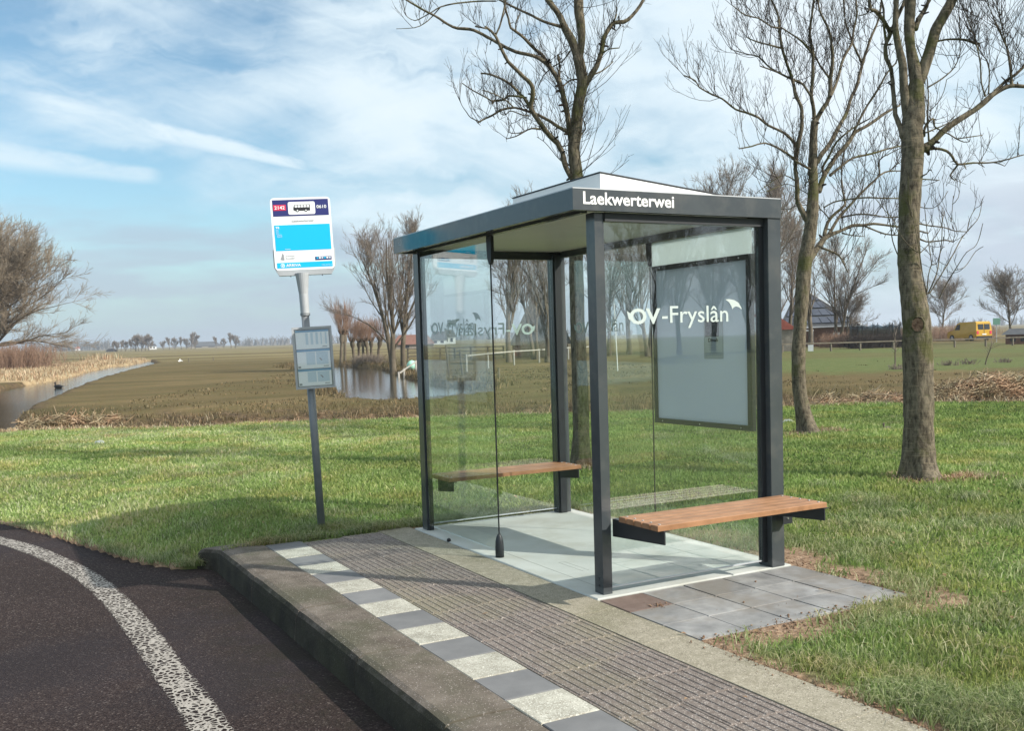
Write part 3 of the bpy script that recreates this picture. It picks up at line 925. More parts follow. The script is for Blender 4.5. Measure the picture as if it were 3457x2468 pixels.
# top and side frames of the end wall
MB().box(0.1375, 1.3265, 0.035, 0.085, 2.150, ZB - 0.0008).build('top_rail', M['anthracite_dark'], SH)
MB().box(1.292, 1.3265, 0.045, 0.075, 0.03, 2.1495).build('side_rail', M['anthracite_dark'], SH)
MB().box(0.106, 1.2895, 2.555, 2.60, 2.165, ZB - 0.0008).build('top_rail', M['anthracite_dark'], SH)
MB().box(1.375, 1.41, 0.1355, 2.5145, 2.180, ZB - 0.0012).build('top_rail', M['anthracite_dark'], SH)


def pane(x0, x1, y0, y1, z0, z1):
    return MB().box(x0, x1, y0, y1, z0, z1).build('glass_pane', M['glass'], SH)


E_ = pane(0.138, 1.2915, 0.056, 0.064, 0.045, 2.149)
B1 = pane(1.396, 1.404, 0.136, 1.308, 0.03, 2.179)
B2 = pane(1.396, 1.404, 1.326, 2.514, 0.03, 2.179)
F1 = pane(0.056, 0.064, 1.312, 2.489, 0.045, 2.165)
G1 = pane(0.106, 1.289, 2.574, 2.582, 0.045, 2.164)
for (x0, x1, y0, y1) in ((0.138, 1.2915, 0.0545, 0.0655), (0.106, 1.289, 2.5725, 2.5835)):
    MB().box(x0, x1, y0, y1, 0.036, 0.0445).build('glass_edge_strip', M['galv'], SH)


def slim_post(x, y, parent):
    o = MB().cyl((x, y, 0.15), (x, y, 2.10), 0.0055, n=8).build('slim_post', M['black'], parent)
    MB().lathe((x, y, 0.0025), [(0.030, 0), (0.031, 0.06), (0.028, 0.11), (0.021, 0.14), (0.012, 0.158), (0.006, 0.165)], 20).build('foot', M['anthracite_dark'], o, smooth=True)
    # hanging blade under the roof
    prof = [(-0.034, 0.19), (0.034, 0.19), (0.034, 0.06), (0.026, 0.02), (0.008, 0.0), (-0.004, 0.0), (-0.022, 0.04), (-0.031, 0.09)]
    b = [(x - 0.012, y - a, 2.01 + z) for a, z in prof]; t2 = [(x + 0.012, y - a, 2.01 + z) for a, z in prof]
    MB().hull(b, t2).build('hanging_blade', M['black'], o)


slim_post(0.060, 1.305, SH)
slim_post(1.400, 1.317, SH)
# poster case
pc = MB()
for (y0, y1, z0, z1) in ((0.200, 1.235, 0.855, 0.890), (0.200, 1.235, 1.965, 2.0), (0.200, 0.235, 0.8905, 1.9645), (1.200, 1.235, 0.8905, 1.9645)):
    pc.box(1.352, 1.392, y0, y1, z0, z1)
pcase = pc.build('poster_case', M['anthracite_dark'], SH)
MB().box(1.362, 1.380, 0.2355, 1.1995, 0.8905, 1.9645).build('back_panel', M['poster_panel'], pcase)
MB().box(1.384, 1.390, 0.215, 1.272, 2.0005, 2.176).build('header_panel', M['header'], SH)
for yy in (0.30, 0.72, 1.14):
    for zz in (0.872, 1.982): MB().cyl((1.3518, yy, zz), (1.3495, yy, zz), 0.0055, n=8).build('screw', M['screw'], pcase)
# decals
UP = (0, 0, 1)


def bird_mesh(o, r, u, w, h):
    """small curved wing swoosh"""
    pts = [(0, 1.0), (0.25, 1.05), (0.55, 0.92), (0.8, 0.62), (0.95, 0.15), (1.0, -0.15), (0.82, 0.12), (0.66, 0.22), (0.5, 0.12), (0.42, -0.1), (0.36, 0.25), (0.22, 0.7)]
    r = Vector(r); u = Vector(u); n = r.cross(u) * 0.0004
    b = [Vector(o) + r * (x * w) + u * (y * h) - n for x, y in pts]; t2 = [p + 2 * n for p in b]
    mbx = MB(); k = len(pts)
    mbx.add([tuple(p) for p in b + t2], [tuple(range(k - 1, -1, -1)), tuple(range(k, 2 * k))])
    return mbx


def decal(pane_o, o, r, w, bird=True):
    rv = Vector(r); wov = w * 0.30
    text('decal_lettering', 'OV', M['decal'], Vector(o), r, UP, pane_o, width=wov, height=0.093, bold=0.03)
    text('decal_lettering', '-Fryslân', M['decal'], Vector(o) + rv * (wov + 0.012) - Vector((0, 0, 0.028)), r, UP, pane_o, width=w - wov - 0.012, height=0.132, bold=0.004)
    if bird: bird_mesh(Vector(o) + rv * (w - 0.02) + Vector((0, 0, 0.085)), r, UP, 0.13, 0.055).build('decal_bird', M['decal'], pane_o)
    # fish tail left of the O
    q = Vector(o) + Vector((0, 0, 0.045)); n = rv.cross(Vector(UP)) * 0.0004
    pts = [q + rv * a + Vector((0, 0, b)) for a, b in ((0.004, 0.02), (-0.018, 0.034), (-0.012, 0.006), (-0.008, -0.012), (0.004, -0.02))]
    MB().add([tuple(p - n) for p in pts] + [tuple(p + n) for p in pts], [(4, 3, 2, 1, 0), (5, 6, 7, 8, 9)]).build('decal_fish', M['decal'], pane_o)


decal(E_, (0.307, 0.0555, 1.562), (1, 0, 0), 0.738)
decal(G1, (1.114, 2.5835, 1.538), (-1, 0, 0), 0.70)
decal(F1, (0.0555, 2.31, 1.555), (0, -1, 0), 0.73)
decal(B2, (1.3955, 2.37, 1.535), (0, -1, 0), 0.70, bird=False)
text('name_lettering', 'Laekwerterwei', M['lettering'], (-0.034, Y0 - 0.0006, 2.2335), (1, 0, 0), UP, SH, width=0.628, height=0.070, bold=0.018)


for (px0, py0) in ((0.0745, 0.093), (1.3265, 0.06)):
    for zz in (0.05, 0.09): MB().cyl((px0, py0, zz), (px0 - 0.003, py0, zz), 0.006, n=8).build('bolt', M['anthracite_dark'], SH)
# benches: five slats on brackets
def bench(x0, x1, ya, yb, zt, posts_, name='bench'):
    e = bpy.data.objects.new(name, None); COL.objects.link(e); e.parent = SH
    e.matrix_parent_inverse = Matrix.Translation(-Vector(SH.location))
    n = 5; w = (yb - ya) / n; first = None
    for i in range(n):
        a = ya + i * w + 0.0045; b = ya + (i + 1) * w - 0.0045
        MB().box(x0, x1, a, b, zt - 0.030, zt, 0.003).build('slat', M['wood'], e)
        for xx in (x0 + 0.035, x1 - 0.035):
            MB().lathe((xx, (a + b) / 2, zt), [(0.0075, 0), (0.0065, 0.003), (0.003, 0.0045)], 10).build('screw', M['screw'], e, smooth=True)
    for xx, y0, y1 in posts_:
        MB().hull([(xx - 0.004, y0, zt - 0.135), (xx + 0.004, y0, zt - 0.135), (xx + 0.004, y1, zt - 0.105 + 0.0), (xx - 0.004, y1, zt - 0.105)],
                  [(xx - 0.004, y0, zt - 0.0305), (xx + 0.004, y0, zt - 0.0305), (xx + 0.004, y1, zt - 0.0305), (xx - 0.004, y1, zt - 0.0305)]).build('bracket', M['anthracite_dark'], e)
        lo, hi = min(y0, y1), max(y0, y1)
        MB().box(xx + 0.0045, xx + 0.034, lo, hi, zt - 0.035, zt - 0.0308).build('bracket_flange', M['anthracite_dark'], e)
    return e


b1 = bench(0.125, 1.372, -0.42, -0.045, 0.470, ((0.160, 0.06, -0.430), (1.340, 0.06, -0.430)))
b2 = bench(0.125, 1.337, 2.235, 2.60, 0.442, ((0.155, 2.51, 2.222), (1.300, 2.53, 2.222)))
MB().box(1.4305, 1.437, -0.06, 0.10, 0.285, 0.44).build('mounting_plate', M['anthracite_dark'], b1)
MB().box(1.36, 1.437, -0.066, -0.0605, 0.285, 0.44).build('mounting_plate', M['anthracite_dark'], b1)
for zz in (0.32, 0.41): MB().cyl((1.398, -0.0665, zz), (1.398, -0.071, zz), 0.006, n=8).build('bolt', M['screw'], b1)

# paper notice fixed to the poster case
nt = empty('paper_notice', (1.36, 0.57, 1.32), 'small missing pet notice with a dark photo, stuck on the grey poster panel', 'notice')
MB().box(1.3600, 1.3612, 0.472, 0.668, 1.325, 1.600).build('paper', M['notice'], nt)
mbn = MB()
for (y0, y1, z0, z1) in ((0.474, 0.666, 1.327, 1.330), (0.474, 0.666, 1.5955, 1.598), (0.474, 0.477, 1.330, 1.5955), (0.663, 0.666, 1.330, 1.5955)): mbn.box(1.3592, 1.3597, y0, y1, z0, z1)
mbn.build('printed_border', M['sign_grey'], nt)
MB().box(1.3592, 1.3597, 0.515, 0.655, 1.475, 1.592).build('photo', pmat('notice_photo', (0.03, 0.03, 0.04), (0.16, 0.16, 0.18), 28, 0.7), nt)
text('notice_lettering', 'Dinah', M['sign_black'], (1.3594, 0.625, 1.440), (0, -1, 0), UP, nt, width=0.10, height=0.026, bold=0.03)
for i in range(5): text('notice_lettering', 'zwart en wit', M['sign_grey'], (1.3594, 0.615, 1.428 - i * 0.011), (0, -1, 0), UP, nt, width=0.08 - 0.012 * (i % 2), height=0.006)
for i in range(3): text('notice_lettering', 'Heeft u haar gezien? Bel ons a.u.b.', M['sign_grey'], (1.3594, 0.655, 1.362 - i * 0.012), (0, -1, 0), UP, nt, width=0.168, height=0.007, bold=0.02)

# ------------------------------------------------------------------ bus stop sign
PB = Vector((-0.591, 3.237, -0.10)); PT = Vector((-0.655, 3.271, 2.07))
ST = empty('bus_stop_sign', (PB.x, PB.y, -0.05), 'grey bus stop pole with blue and white route sign and timetable case', 'bus stop sign')
pole = MB().cyl(PB, PB.lerp(PT, 0.86), 0.032, n=20).build('pole', M['galv_dark'], ST, smooth=False)
for p in pole.data.polygons: p.use_smooth = len(p.vertices) == 4
MB().cyl(PB.lerp(PT, 0.855), PB.lerp(PT, 0.935), 0.036, 0.038, 20).build('sleeve', M['galv'], ST)
MB().cyl(PB.lerp(PT, 0.852), PB.lerp(PT, 0.862), 0.040, n=20).build('collar', M['galv_dark'], ST)
MB().cyl(PB.lerp(PT, 0.935), PB.lerp(PT, 1.012), 0.038, 0.056, 20).build('sleeve', M['galv'], ST)
RT = Vector((0.964, -0.265, 0)).normalized()
lean = (PT - PB).normalized()
UPS = (lean + RT * 0.0).normalized(); RT = (RT - UPS * RT.dot(UPS)).normalized()
NRM = RT.cross(UPS)                 # towards the viewer
if NRM.dot(Vector(CAM) - PB) < 0: NRM = -NRM
SW, SHH = 0.480, 0.585
S0 = PB.lerp(PT, 1.0) - RT * (SW / 2) + UPS * 0.055 + RT * 0.030


def rrect(w, h, r, seg=5):
    pts = []
    for cx_, cy_, a0 in ((w - r, r, -90), (w - r, h - r, 0), (r, h - r, 90), (r, r, 180)):
        for k in range(seg + 1):
            a = math.radians(a0 + 90 * k / seg); pts.append((cx_ + r * math.cos(a), cy_ + r * math.sin(a)))
    return pts


def plate(name, pts, off, th_, mat, parent, base=None):
    """pts in sign plane coordinates; off = distance in front of the plate plane"""
    base = base or S0
    b = [base + RT * x + UPS * y + NRM * off for x, y in pts]; t2 = [p + NRM * th_ for p in b]
    return MB().hull([tuple(p) for p in b], [tuple(p) for p in t2]).build(name, mat, parent)


def rect(x0, x1, y0, y1): return [(x0, y0), (x1, y0), (x1, y1), (x0, y1)]


sp = plate('sign_panel', rrect(SW, SHH, 0.03), -0.028, 0.028, M['sign_white'], ST)
e = 0.017
plate('navy_field', rect(e, SW - e, SHH * 0.745, SHH - e), 0.0005, 0.001, M['sign_navy'], sp)
plate('cyan_field', rect(e, SW - e, SHH * 0.27, SHH * 0.625), 0.0005, 0.001, M['sign_cyan'], sp)
plate('cyan_field', rect(e, SW - e, e, SHH * 0.105), 0.0005, 0.001, M['sign_cyan'], sp)
plate('red_field', rect(SW * 0.045, SW * 0.255, SHH * 0.825, SHH * 0.905), 0.002, 0.001, M['sign_red'], sp)
plate('bus_symbol_field', [(x + SW * 0.29, y + SHH * 0.765) for x, y in rrect(SW * 0.45, SHH * 0.175, 0.014)], 0.002, 0.001, M['sign_white'], sp)
# bus symbol
bx, by = SW * 0.385, SHH * 0.815; bw, bh = SW * 0.27, SHH * 0.085
plate('bus_symbol', [(bx + 0.006, by), (bx + bw, by), (bx + bw, by + bh * 0.55), (bx - 0.002, by + bh * 0.55), (bx - 0.004, by + bh * 0.2)], 0.0035, 0.001, M['sign_black'], sp)
plate('bus_symbol', [(bx - 0.002, by + bh * 0.56), (bx + bw, by + bh * 0.56), (bx + bw, by + bh), (bx + 0.006, by + bh)], 0.0035, 0.0007, M['sign_black'], sp)
for i in range(5):
    plate('bus_symbol_window', rect(bx + 0.008 + i * bw * 0.185, bx + 0.008 + i * bw * 0.185 + bw * 0.15, by + bh * 0.54, by + bh * 0.92), 0.0047, 0.0006, M['sign_white'], sp)
for xx in (0.22, 0.74):
    cxx = bx + bw * xx
    plate('bus_symbol_wheel', [(cxx + 0.012 * math.cos(a * 0.5236), by + 0.002 + 0.012 * math.sin(a * 0.5236)) for a in range(12)], 0.005, 0.0005, M['sign_black'], sp)
    plate('bus_symbol_wheel', [(cxx + 0.006 * math.cos(a * 0.5236), by + 0.002 + 0.006 * math.sin(a * 0.5236)) for a in range(12)], 0.0058, 0.0004, M['sign_white'], sp)


def stext(body, mat, x, y, w=None, h=None, bold=0.0, off=0.0035, align='L', par=None):
    o = S0 + RT * x + UPS * y + NRM * off
    # keep the reading direction towards the viewer
    return text('sign_lettering', body, mat, o, RT, UPS, par or sp, width=w, height=h, bold=bold, align=align)


stext('2142', M['sign_white'], SW * 0.065, SHH * 0.842, SW * 0.17, SHH * 0.047, 0.018, 0.004)
stext('0610', M['sign_white'], SW * 0.765, SHH * 0.842, SW * 0.165, SHH * 0.047, 0.018, 0.004)
stext('Laekwerterwei', M['sign_grey'], SW * 0.34, SHH * 0.665, SW * 0.36, SHH * 0.028, 0.01)
stext('92', M['sign_white'], SW * 0.06, SHH * 0.575, SW * 0.06, SHH * 0.032, 0.03)
for i, w_ in enumerate((0.05, 0.05, 0.05, 0.055, 0.08, 0.085, 0.08)):
    stext(('Sneek', 'Wons', 'Bolsward', 'Makkum', 'Gaast', 'Ferwoude', 'Workum')[i], M['sign_white'], SW * (0.06 + 0.012 * (i > 3)), SHH * (0.553 - 0.0165 * i), SW * w_, SHH * 0.010)
stext('halte', M['sign_white'], SW * 0.19, SHH * 0.285, SW * 0.09, SHH * 0.010, 0.02)
stext('provinsje', M['sign_grey'], SW * 0.19, SHH * 0.185, SW * 0.15, SHH * 0.018, 0.02)
stext('fryslân', M['sign_grey'], SW * 0.19, SHH * 0.152, SW * 0.16, SHH * 0.018, 0.02)
plate('crest', [(SW * 0.10, SHH * 0.15), (SW * 0.165, SHH * 0.14), (SW * 0.16, SHH * 0.215), (SW * 0.135, SHH * 0.235), (SW * 0.125, SHH * 0.19)], 0.0015, 0.001, M['sign_grey'], sp)
plate('coach_picture', rect(SW * 0.68, SW * 0.955, SHH * 0.125, SHH * 0.172), 0.0015, 0.001, M['sign_navy'], sp)
for i in range(6): plate('coach_picture', rect(SW * (0.70 + 0.042 * i), SW * (0.73 + 0.042 * i), SHH * 0.142, SHH * 0.164), 0.003, 0.0005, (M['sign_cyan'], M['sheet'], M['sheet_pale'])[i % 3], sp)
stext('ARRIVA', M['sign_white'], SW * 0.185, SHH * 0.046, SW * 0.245, SHH * 0.040, 0.022)
plate('ring_logo', [(SW * 0.13 + 0.017 * math.cos(a * 0.3927), SHH * 0.066 + 0.017 * math.sin(a * 0.3927)) for a in range(16)], 0.002, 0.001, M['sign_white'], sp)
plate('ring_logo', [(SW * 0.13 + 0.012 * math.cos(a * 0.3927), SHH * 0.066 + 0.012 * math.sin(a * 0.3927)) for a in range(16)], 0.0032, 0.0005, M['sign_cyan'], sp)
plate('ring_logo', [(SW * 0.13 - 0.008, SHH * 0.066 - 0.004), (SW * 0.13 + 0.001, SHH * 0.066 - 0.009), (SW * 0.13 + 0.009, SHH * 0.066 + 0.005), (SW * 0.13, SHH * 0.066 + 0.009)], 0.0039, 0.0005, M['sign_white'], sp)
stext('www.arriva.nl', M['sign_white'], SW * 0.78, SHH * 0.05, SW * 0.17, SHH * 0.012, 0.0)
plate('sign_bracket', [(-0.008, 0.17), (-0.008, 0.03), (0.03, -0.045), (SW - 0.03, -0.045), (SW + 0.010, 0.03), (SW + 0.010, 0.17)], -0.045, 0.016, M['galv'], ST)
plate('sign_bracket', [(0.03, -0.045), (SW - 0.03, -0.045), (SW - 0.004, -0.0015), (0.004, -0.0015)], -0.028, 0.045, M['galv'], ST)
for xx in (0.115, 0.37): plate('clip', rect(xx, xx + 0.008, -0.055, -0.0455), -0.01, 0.01, M['galv_dark'], ST)
# timetable case
CW, CH = 0.318, 0.505
fr = (1.15 - PB.z) / (PT.z - PB.z)
C0 = PB.lerp(PT, fr) - RT * (CW / 2 - 0.040) + NRM * 0.045
tcx = plate('timetable_case', rect(0, CW, 0, CH), -0.012, 0.030, M['galv'], ST, base=C0)
tin = plate('timetable_board', rect(0.018, CW - 0.018, 0.018, CH - 0.02), 0.0185, 0.001, M['galv_dark'], tcx, base=C0)
for i, (y0, y1) in enumerate(((0.325, 0.478), (0.165, 0.320), (0.024, 0.160))):
    plate('timetable_sheet', rect(0.026, CW - 0.026, y0, y1), 0.0205, 0.001, M['sheet'], tcx, base=C0)
    plate('sheet_header', rect(0.026, CW - 0.026, y1 - 0.016, y1), 0.022, 0.0006, M['sheet_blue'], tcx, base=C0)
    cols = ((0.105, 0.125), (0.145, 0.165), (0.185, 0.205), (0.225, 0.235), (0.262, 0.275)) if i == 0 else ((0.10, 0.17), (0.18, 0.275))
    for (a, b) in cols: plate('timetable_column', rect(a, b, y0 + 0.035 if i == 0 else y0 + 0.03, y1 - 0.022), 0.022, 0.0006, M['sheet_pale'], tcx, base=C0)
    if i: plate('timetable_mark', rect(0.03, 0.052, y0 + 0.006, y0 + 0.022), 0.022, 0.0006, M['sign_grey'], tcx, base=C0)
    if i: plate('timetable_mark', [(0.20, y0 + 0.085), (0.215, y0 + 0.082), (0.228, y0 + 0.062), (0.218, y0 + 0.060)], 0.0228, 0.0006, M['sign_grey'], tcx, base=C0)
    plate('timetable_mark', rect(0.235, 0.275, y0 + 0.012, y0 + 0.018), 0.022, 0.0006, M['sign_grey'], tcx, base=C0)
for (x0, x1, y0, y1) in ((0, CW, 0, 0.015), (0, CW, CH - 0.017, CH), (0, 0.015, 0.0152, CH - 0.0172), (CW - 0.015, CW, 0.0152, CH - 0.0172)):
    plate('case_frame', rect(x0, x1, y0, y1), 0.0185, 0.014, M['galv'], tcx, base=C0)
plate('case_pane', rect(0.0155, CW - 0.0155, 0.0157, CH - 0.0177), 0.027, 0.002, M['case_glass'], tcx, base=C0)

# ------------------------------------------------------------------ tubes in bulk
def tubes(P, R, n):
    """P (N,K,3) paths, R (N,K) radii -> verts, quads"""
    N, K, _ = P.shape
    Tn = np.empty_like(P); Tn[:, 1:-1] = P[:, 2:] - P[:, :-2]; Tn[:, 0] = P[:, 1] - P[:, 0]; Tn[:, -1] = P[:, -1] - P[:, -2]
    Tn /= np.linalg.norm(Tn, axis=2, keepdims=True) + 1e-9
    ref = np.where(np.abs(Tn[:, :1, 2:3]) > 0.9, np.array([1.0, 0, 0]), np.array([0, 0, 1.0]))
    ref = np.broadcast_to(ref, Tn.shape)
    a = np.cross(Tn, ref); a /= np.linalg.norm(a, axis=2, keepdims=True) + 1e-9
    b = np.cross(Tn, a)
    th_ = np.arange(n) * 2 * np.pi / n
    V = P[:, :, None, :] + (a[:, :, None, :] * np.cos(th_)[None, None, :, None] + b[:, :, None, :] * np.sin(th_)[None, None, :, None]) * R[:, :, None, None]
    idx = np.arange(N * K * n).reshape(N, K, n)
    i0 = idx[:, :-1, :]; i1 = idx[:, 1:, :]
    F = np.stack([i0, np.roll(i0, -1, 2), np.roll(i1, -1, 2), i1], -1).reshape(-1, 4)
    return V.reshape(-1, 3), F


class Bulk:
    def __init__(s): s.V = []; s.F = []; s.n = 0
    def add(s, V, F): s.V.append(V); s.F.append(F + s.n); s.n += len(V)
    def tubes(s, P, R, n): s.add(*tubes(np.asarray(P, float), np.asarray(R, float), n))
    def mesh(s, name, mat, smooth=True):
        return npmesh(name, np.vstack(s.V), np.vstack(s.F), mat, smooth)


def unit(v): return v / (np.linalg.norm(v, axis=-1, keepdims=True) + 1e-9)


def grow(start, d, length, r0, r1, K, wob, up, rng):
    """N curved paths"""
    N = len(start); P = np.empty((N, K, 3)); P[:, 0] = start; cur = unit(d.copy())
    drift = rng.normal(0, 1, (N, 3))
    for k in range(1, K):
        cur = unit(cur + rng.normal(0, wob, (N, 3)) + drift * wob * 0.35 + np.array([0, 0, up]))
        P[:, k] = P[:, k - 1] + cur * (length / (K - 1))[:, None]
    f = np.linspace(0, 1, K)[None]
    return P, r0[:, None] * (1 - f) + r1[:, None] * f


def spawn(P, R, n, f0, f1, ang, rng, upbias=0.0):
    """n children per path: starts, directions, parent radii"""
    N, K, _ = P.shape
    f = np.sort(rng.uniform(f0, f1, (N, n)), axis=1) * (K - 1)
    i = np.minimum(f.astype(int), K - 2); w = (f - i)
    ar = np.arange(N)[:, None]
    S = P[ar, i] * (1 - w[..., None]) + P[ar, i + 1] * w[..., None]
    T_ = unit(P[ar, i + 1] - P[ar, i]); rr = R[ar, i] * (1 - w) + R[ar, i + 1] * w
    rnd = unit(rng.normal(0, 1, S.shape)); side = unit(np.cross(T_, rnd))
    a = rng.uniform(ang[0], ang[1], (N, n, 1))
    D = unit(T_ * np.cos(a) + side * np.sin(a) + np.array([0, 0, upbias]))
    return S.reshape(-1, 3), D.reshape(-1, 3), rr.reshape(-1)


def bare_tree(seed, H, trunk_h, spread, limbs=12, dense=1.0, up=0.10, r0=None, lean=(0, 0), fine=3, multi=1, minr=0.006, upb=0.55, spreadang=(0.35, 0.95), vase=False, dome=None):
    """returns (trunk mesh bulk, crown bulk) with foot at origin"""
    rng = np.random.default_rng(seed); tb = Bulk(); cb = Bulk()
    r0 = r0 or H * 0.022
    starts = np.zeros((multi, 3)); dirs = np.tile([lean[0], lean[1], 1.0], (multi, 1))
    if multi > 1:
        for i in range(multi): aa = i * 2 * math.pi / multi + 0.4; dirs[i] += [0.13 * math.cos(aa), 0.13 * math.sin(aa), 0]; starts[i] = [0.15 * math.cos(aa), 0.15 * math.sin(aa), 0]
    P, R = grow(starts, dirs, np.full(multi, H * 0.93), np.full(multi, r0), np.full(multi, 0.010), 14, 0.045, 0.08, rng)
    R[:, 0] *= 1.35
    P[:, 0, 2] -= 0.3
    tb.tubes(P, R, 9)
    n1 = int(limbs * dense)
    S, D, rr = spawn(P, R, n1, trunk_h / H, 0.92, spreadang, rng, 0.15)
    hh = S[:, 2] / H
    ln = spread * (1.15 - 0.75 * np.clip((hh - trunk_h / H) / (1 - trunk_h / H), 0, 1)) * rng.uniform(0.75, 1.15, len(S))
    if dome:
        hc, ra, rb_ = dome
        A = (D[:, 0] ** 2 + D[:, 1] ** 2) / ra ** 2 + D[:, 2] ** 2 / rb_ ** 2
        B = 2 * ((D[:, 0] * S[:, 0] + D[:, 1] * S[:, 1]) / ra ** 2 + D[:, 2] * (S[:, 2] - hc) / rb_ ** 2)
        C0_ = (S[:, 0] ** 2 + S[:, 1] ** 2) / ra ** 2 + (S[:, 2] - hc) ** 2 / rb_ ** 2 - 1
        ln = np.clip((-B + np.sqrt(np.maximum(B * B - 4 * A * C0_, 0))) / (2 * A), 0.6, ra * 1.3) * rng.uniform(0.72, 0.96, len(S))
    if vase: ln = (H * 1.04 - S[:, 2]) * rng.uniform(0.45, 0.85, len(S))
    P1, R1 = grow(S, D, ln, np.maximum(rr * 0.42, 0.016), np.full(len(S), 0.008), 9, 0.10, up, rng)
    tb.tubes(P1, R1, 6)
    S, D, rr = spawn(P1, R1, int(8 * dense), 0.12, 1.0, (0.25, 0.75), rng, 0.2)
    P2, R2 = grow(S, D, rng.uniform(0.25, 0.62, len(S)) * spread * 0.85, np.maximum(rr * 0.5, minr * 1.3), np.full(len(S), minr), 6, 0.10, up * upb * 1.5, rng)
    cb.tubes(P2, R2, 4)
    S, D, rr = spawn(P2, R2, int(6 * dense), 0.15, 1.0, (0.25, 0.8), rng, 0.15)
    P3, R3 = grow(S, D, rng.uniform(0.14, 0.36, len(S)) * spread * 0.7, np.full(len(S), minr * 1.0), np.full(len(S), minr * 0.7), 4, 0.10, up * upb, rng)
    cb.tubes(P3, R3, 3)
    if fine:
        S, D, rr = spawn(P3, R3, fine, 0.2, 1.0, (0.3, 0.8), rng, 0.1)
        P4, R4 = grow(S, D, rng.uniform(0.05, 0.14, len(S)) * spread * 0.8, np.full(len(S), minr * 0.8), np.full(len(S), minr * 0.5), 3, 0.1, 0.05, rng)
        cb.tubes(P4, R4, 3)
    return tb, cb


def place_tree(name, loc, meshes, label, cat='tree', group=None, rot=0.0, scale=1.0, crown='crown', sz=None):
    e = empty(name, loc, label, cat, group)
    e.rotation_euler[2] = rot; e.scale = (scale, scale, sz or scale)
    o = link('trunk', meshes[0], e, local=True)
    c_ = link(crown, meshes[1], e, local=True)
    return e


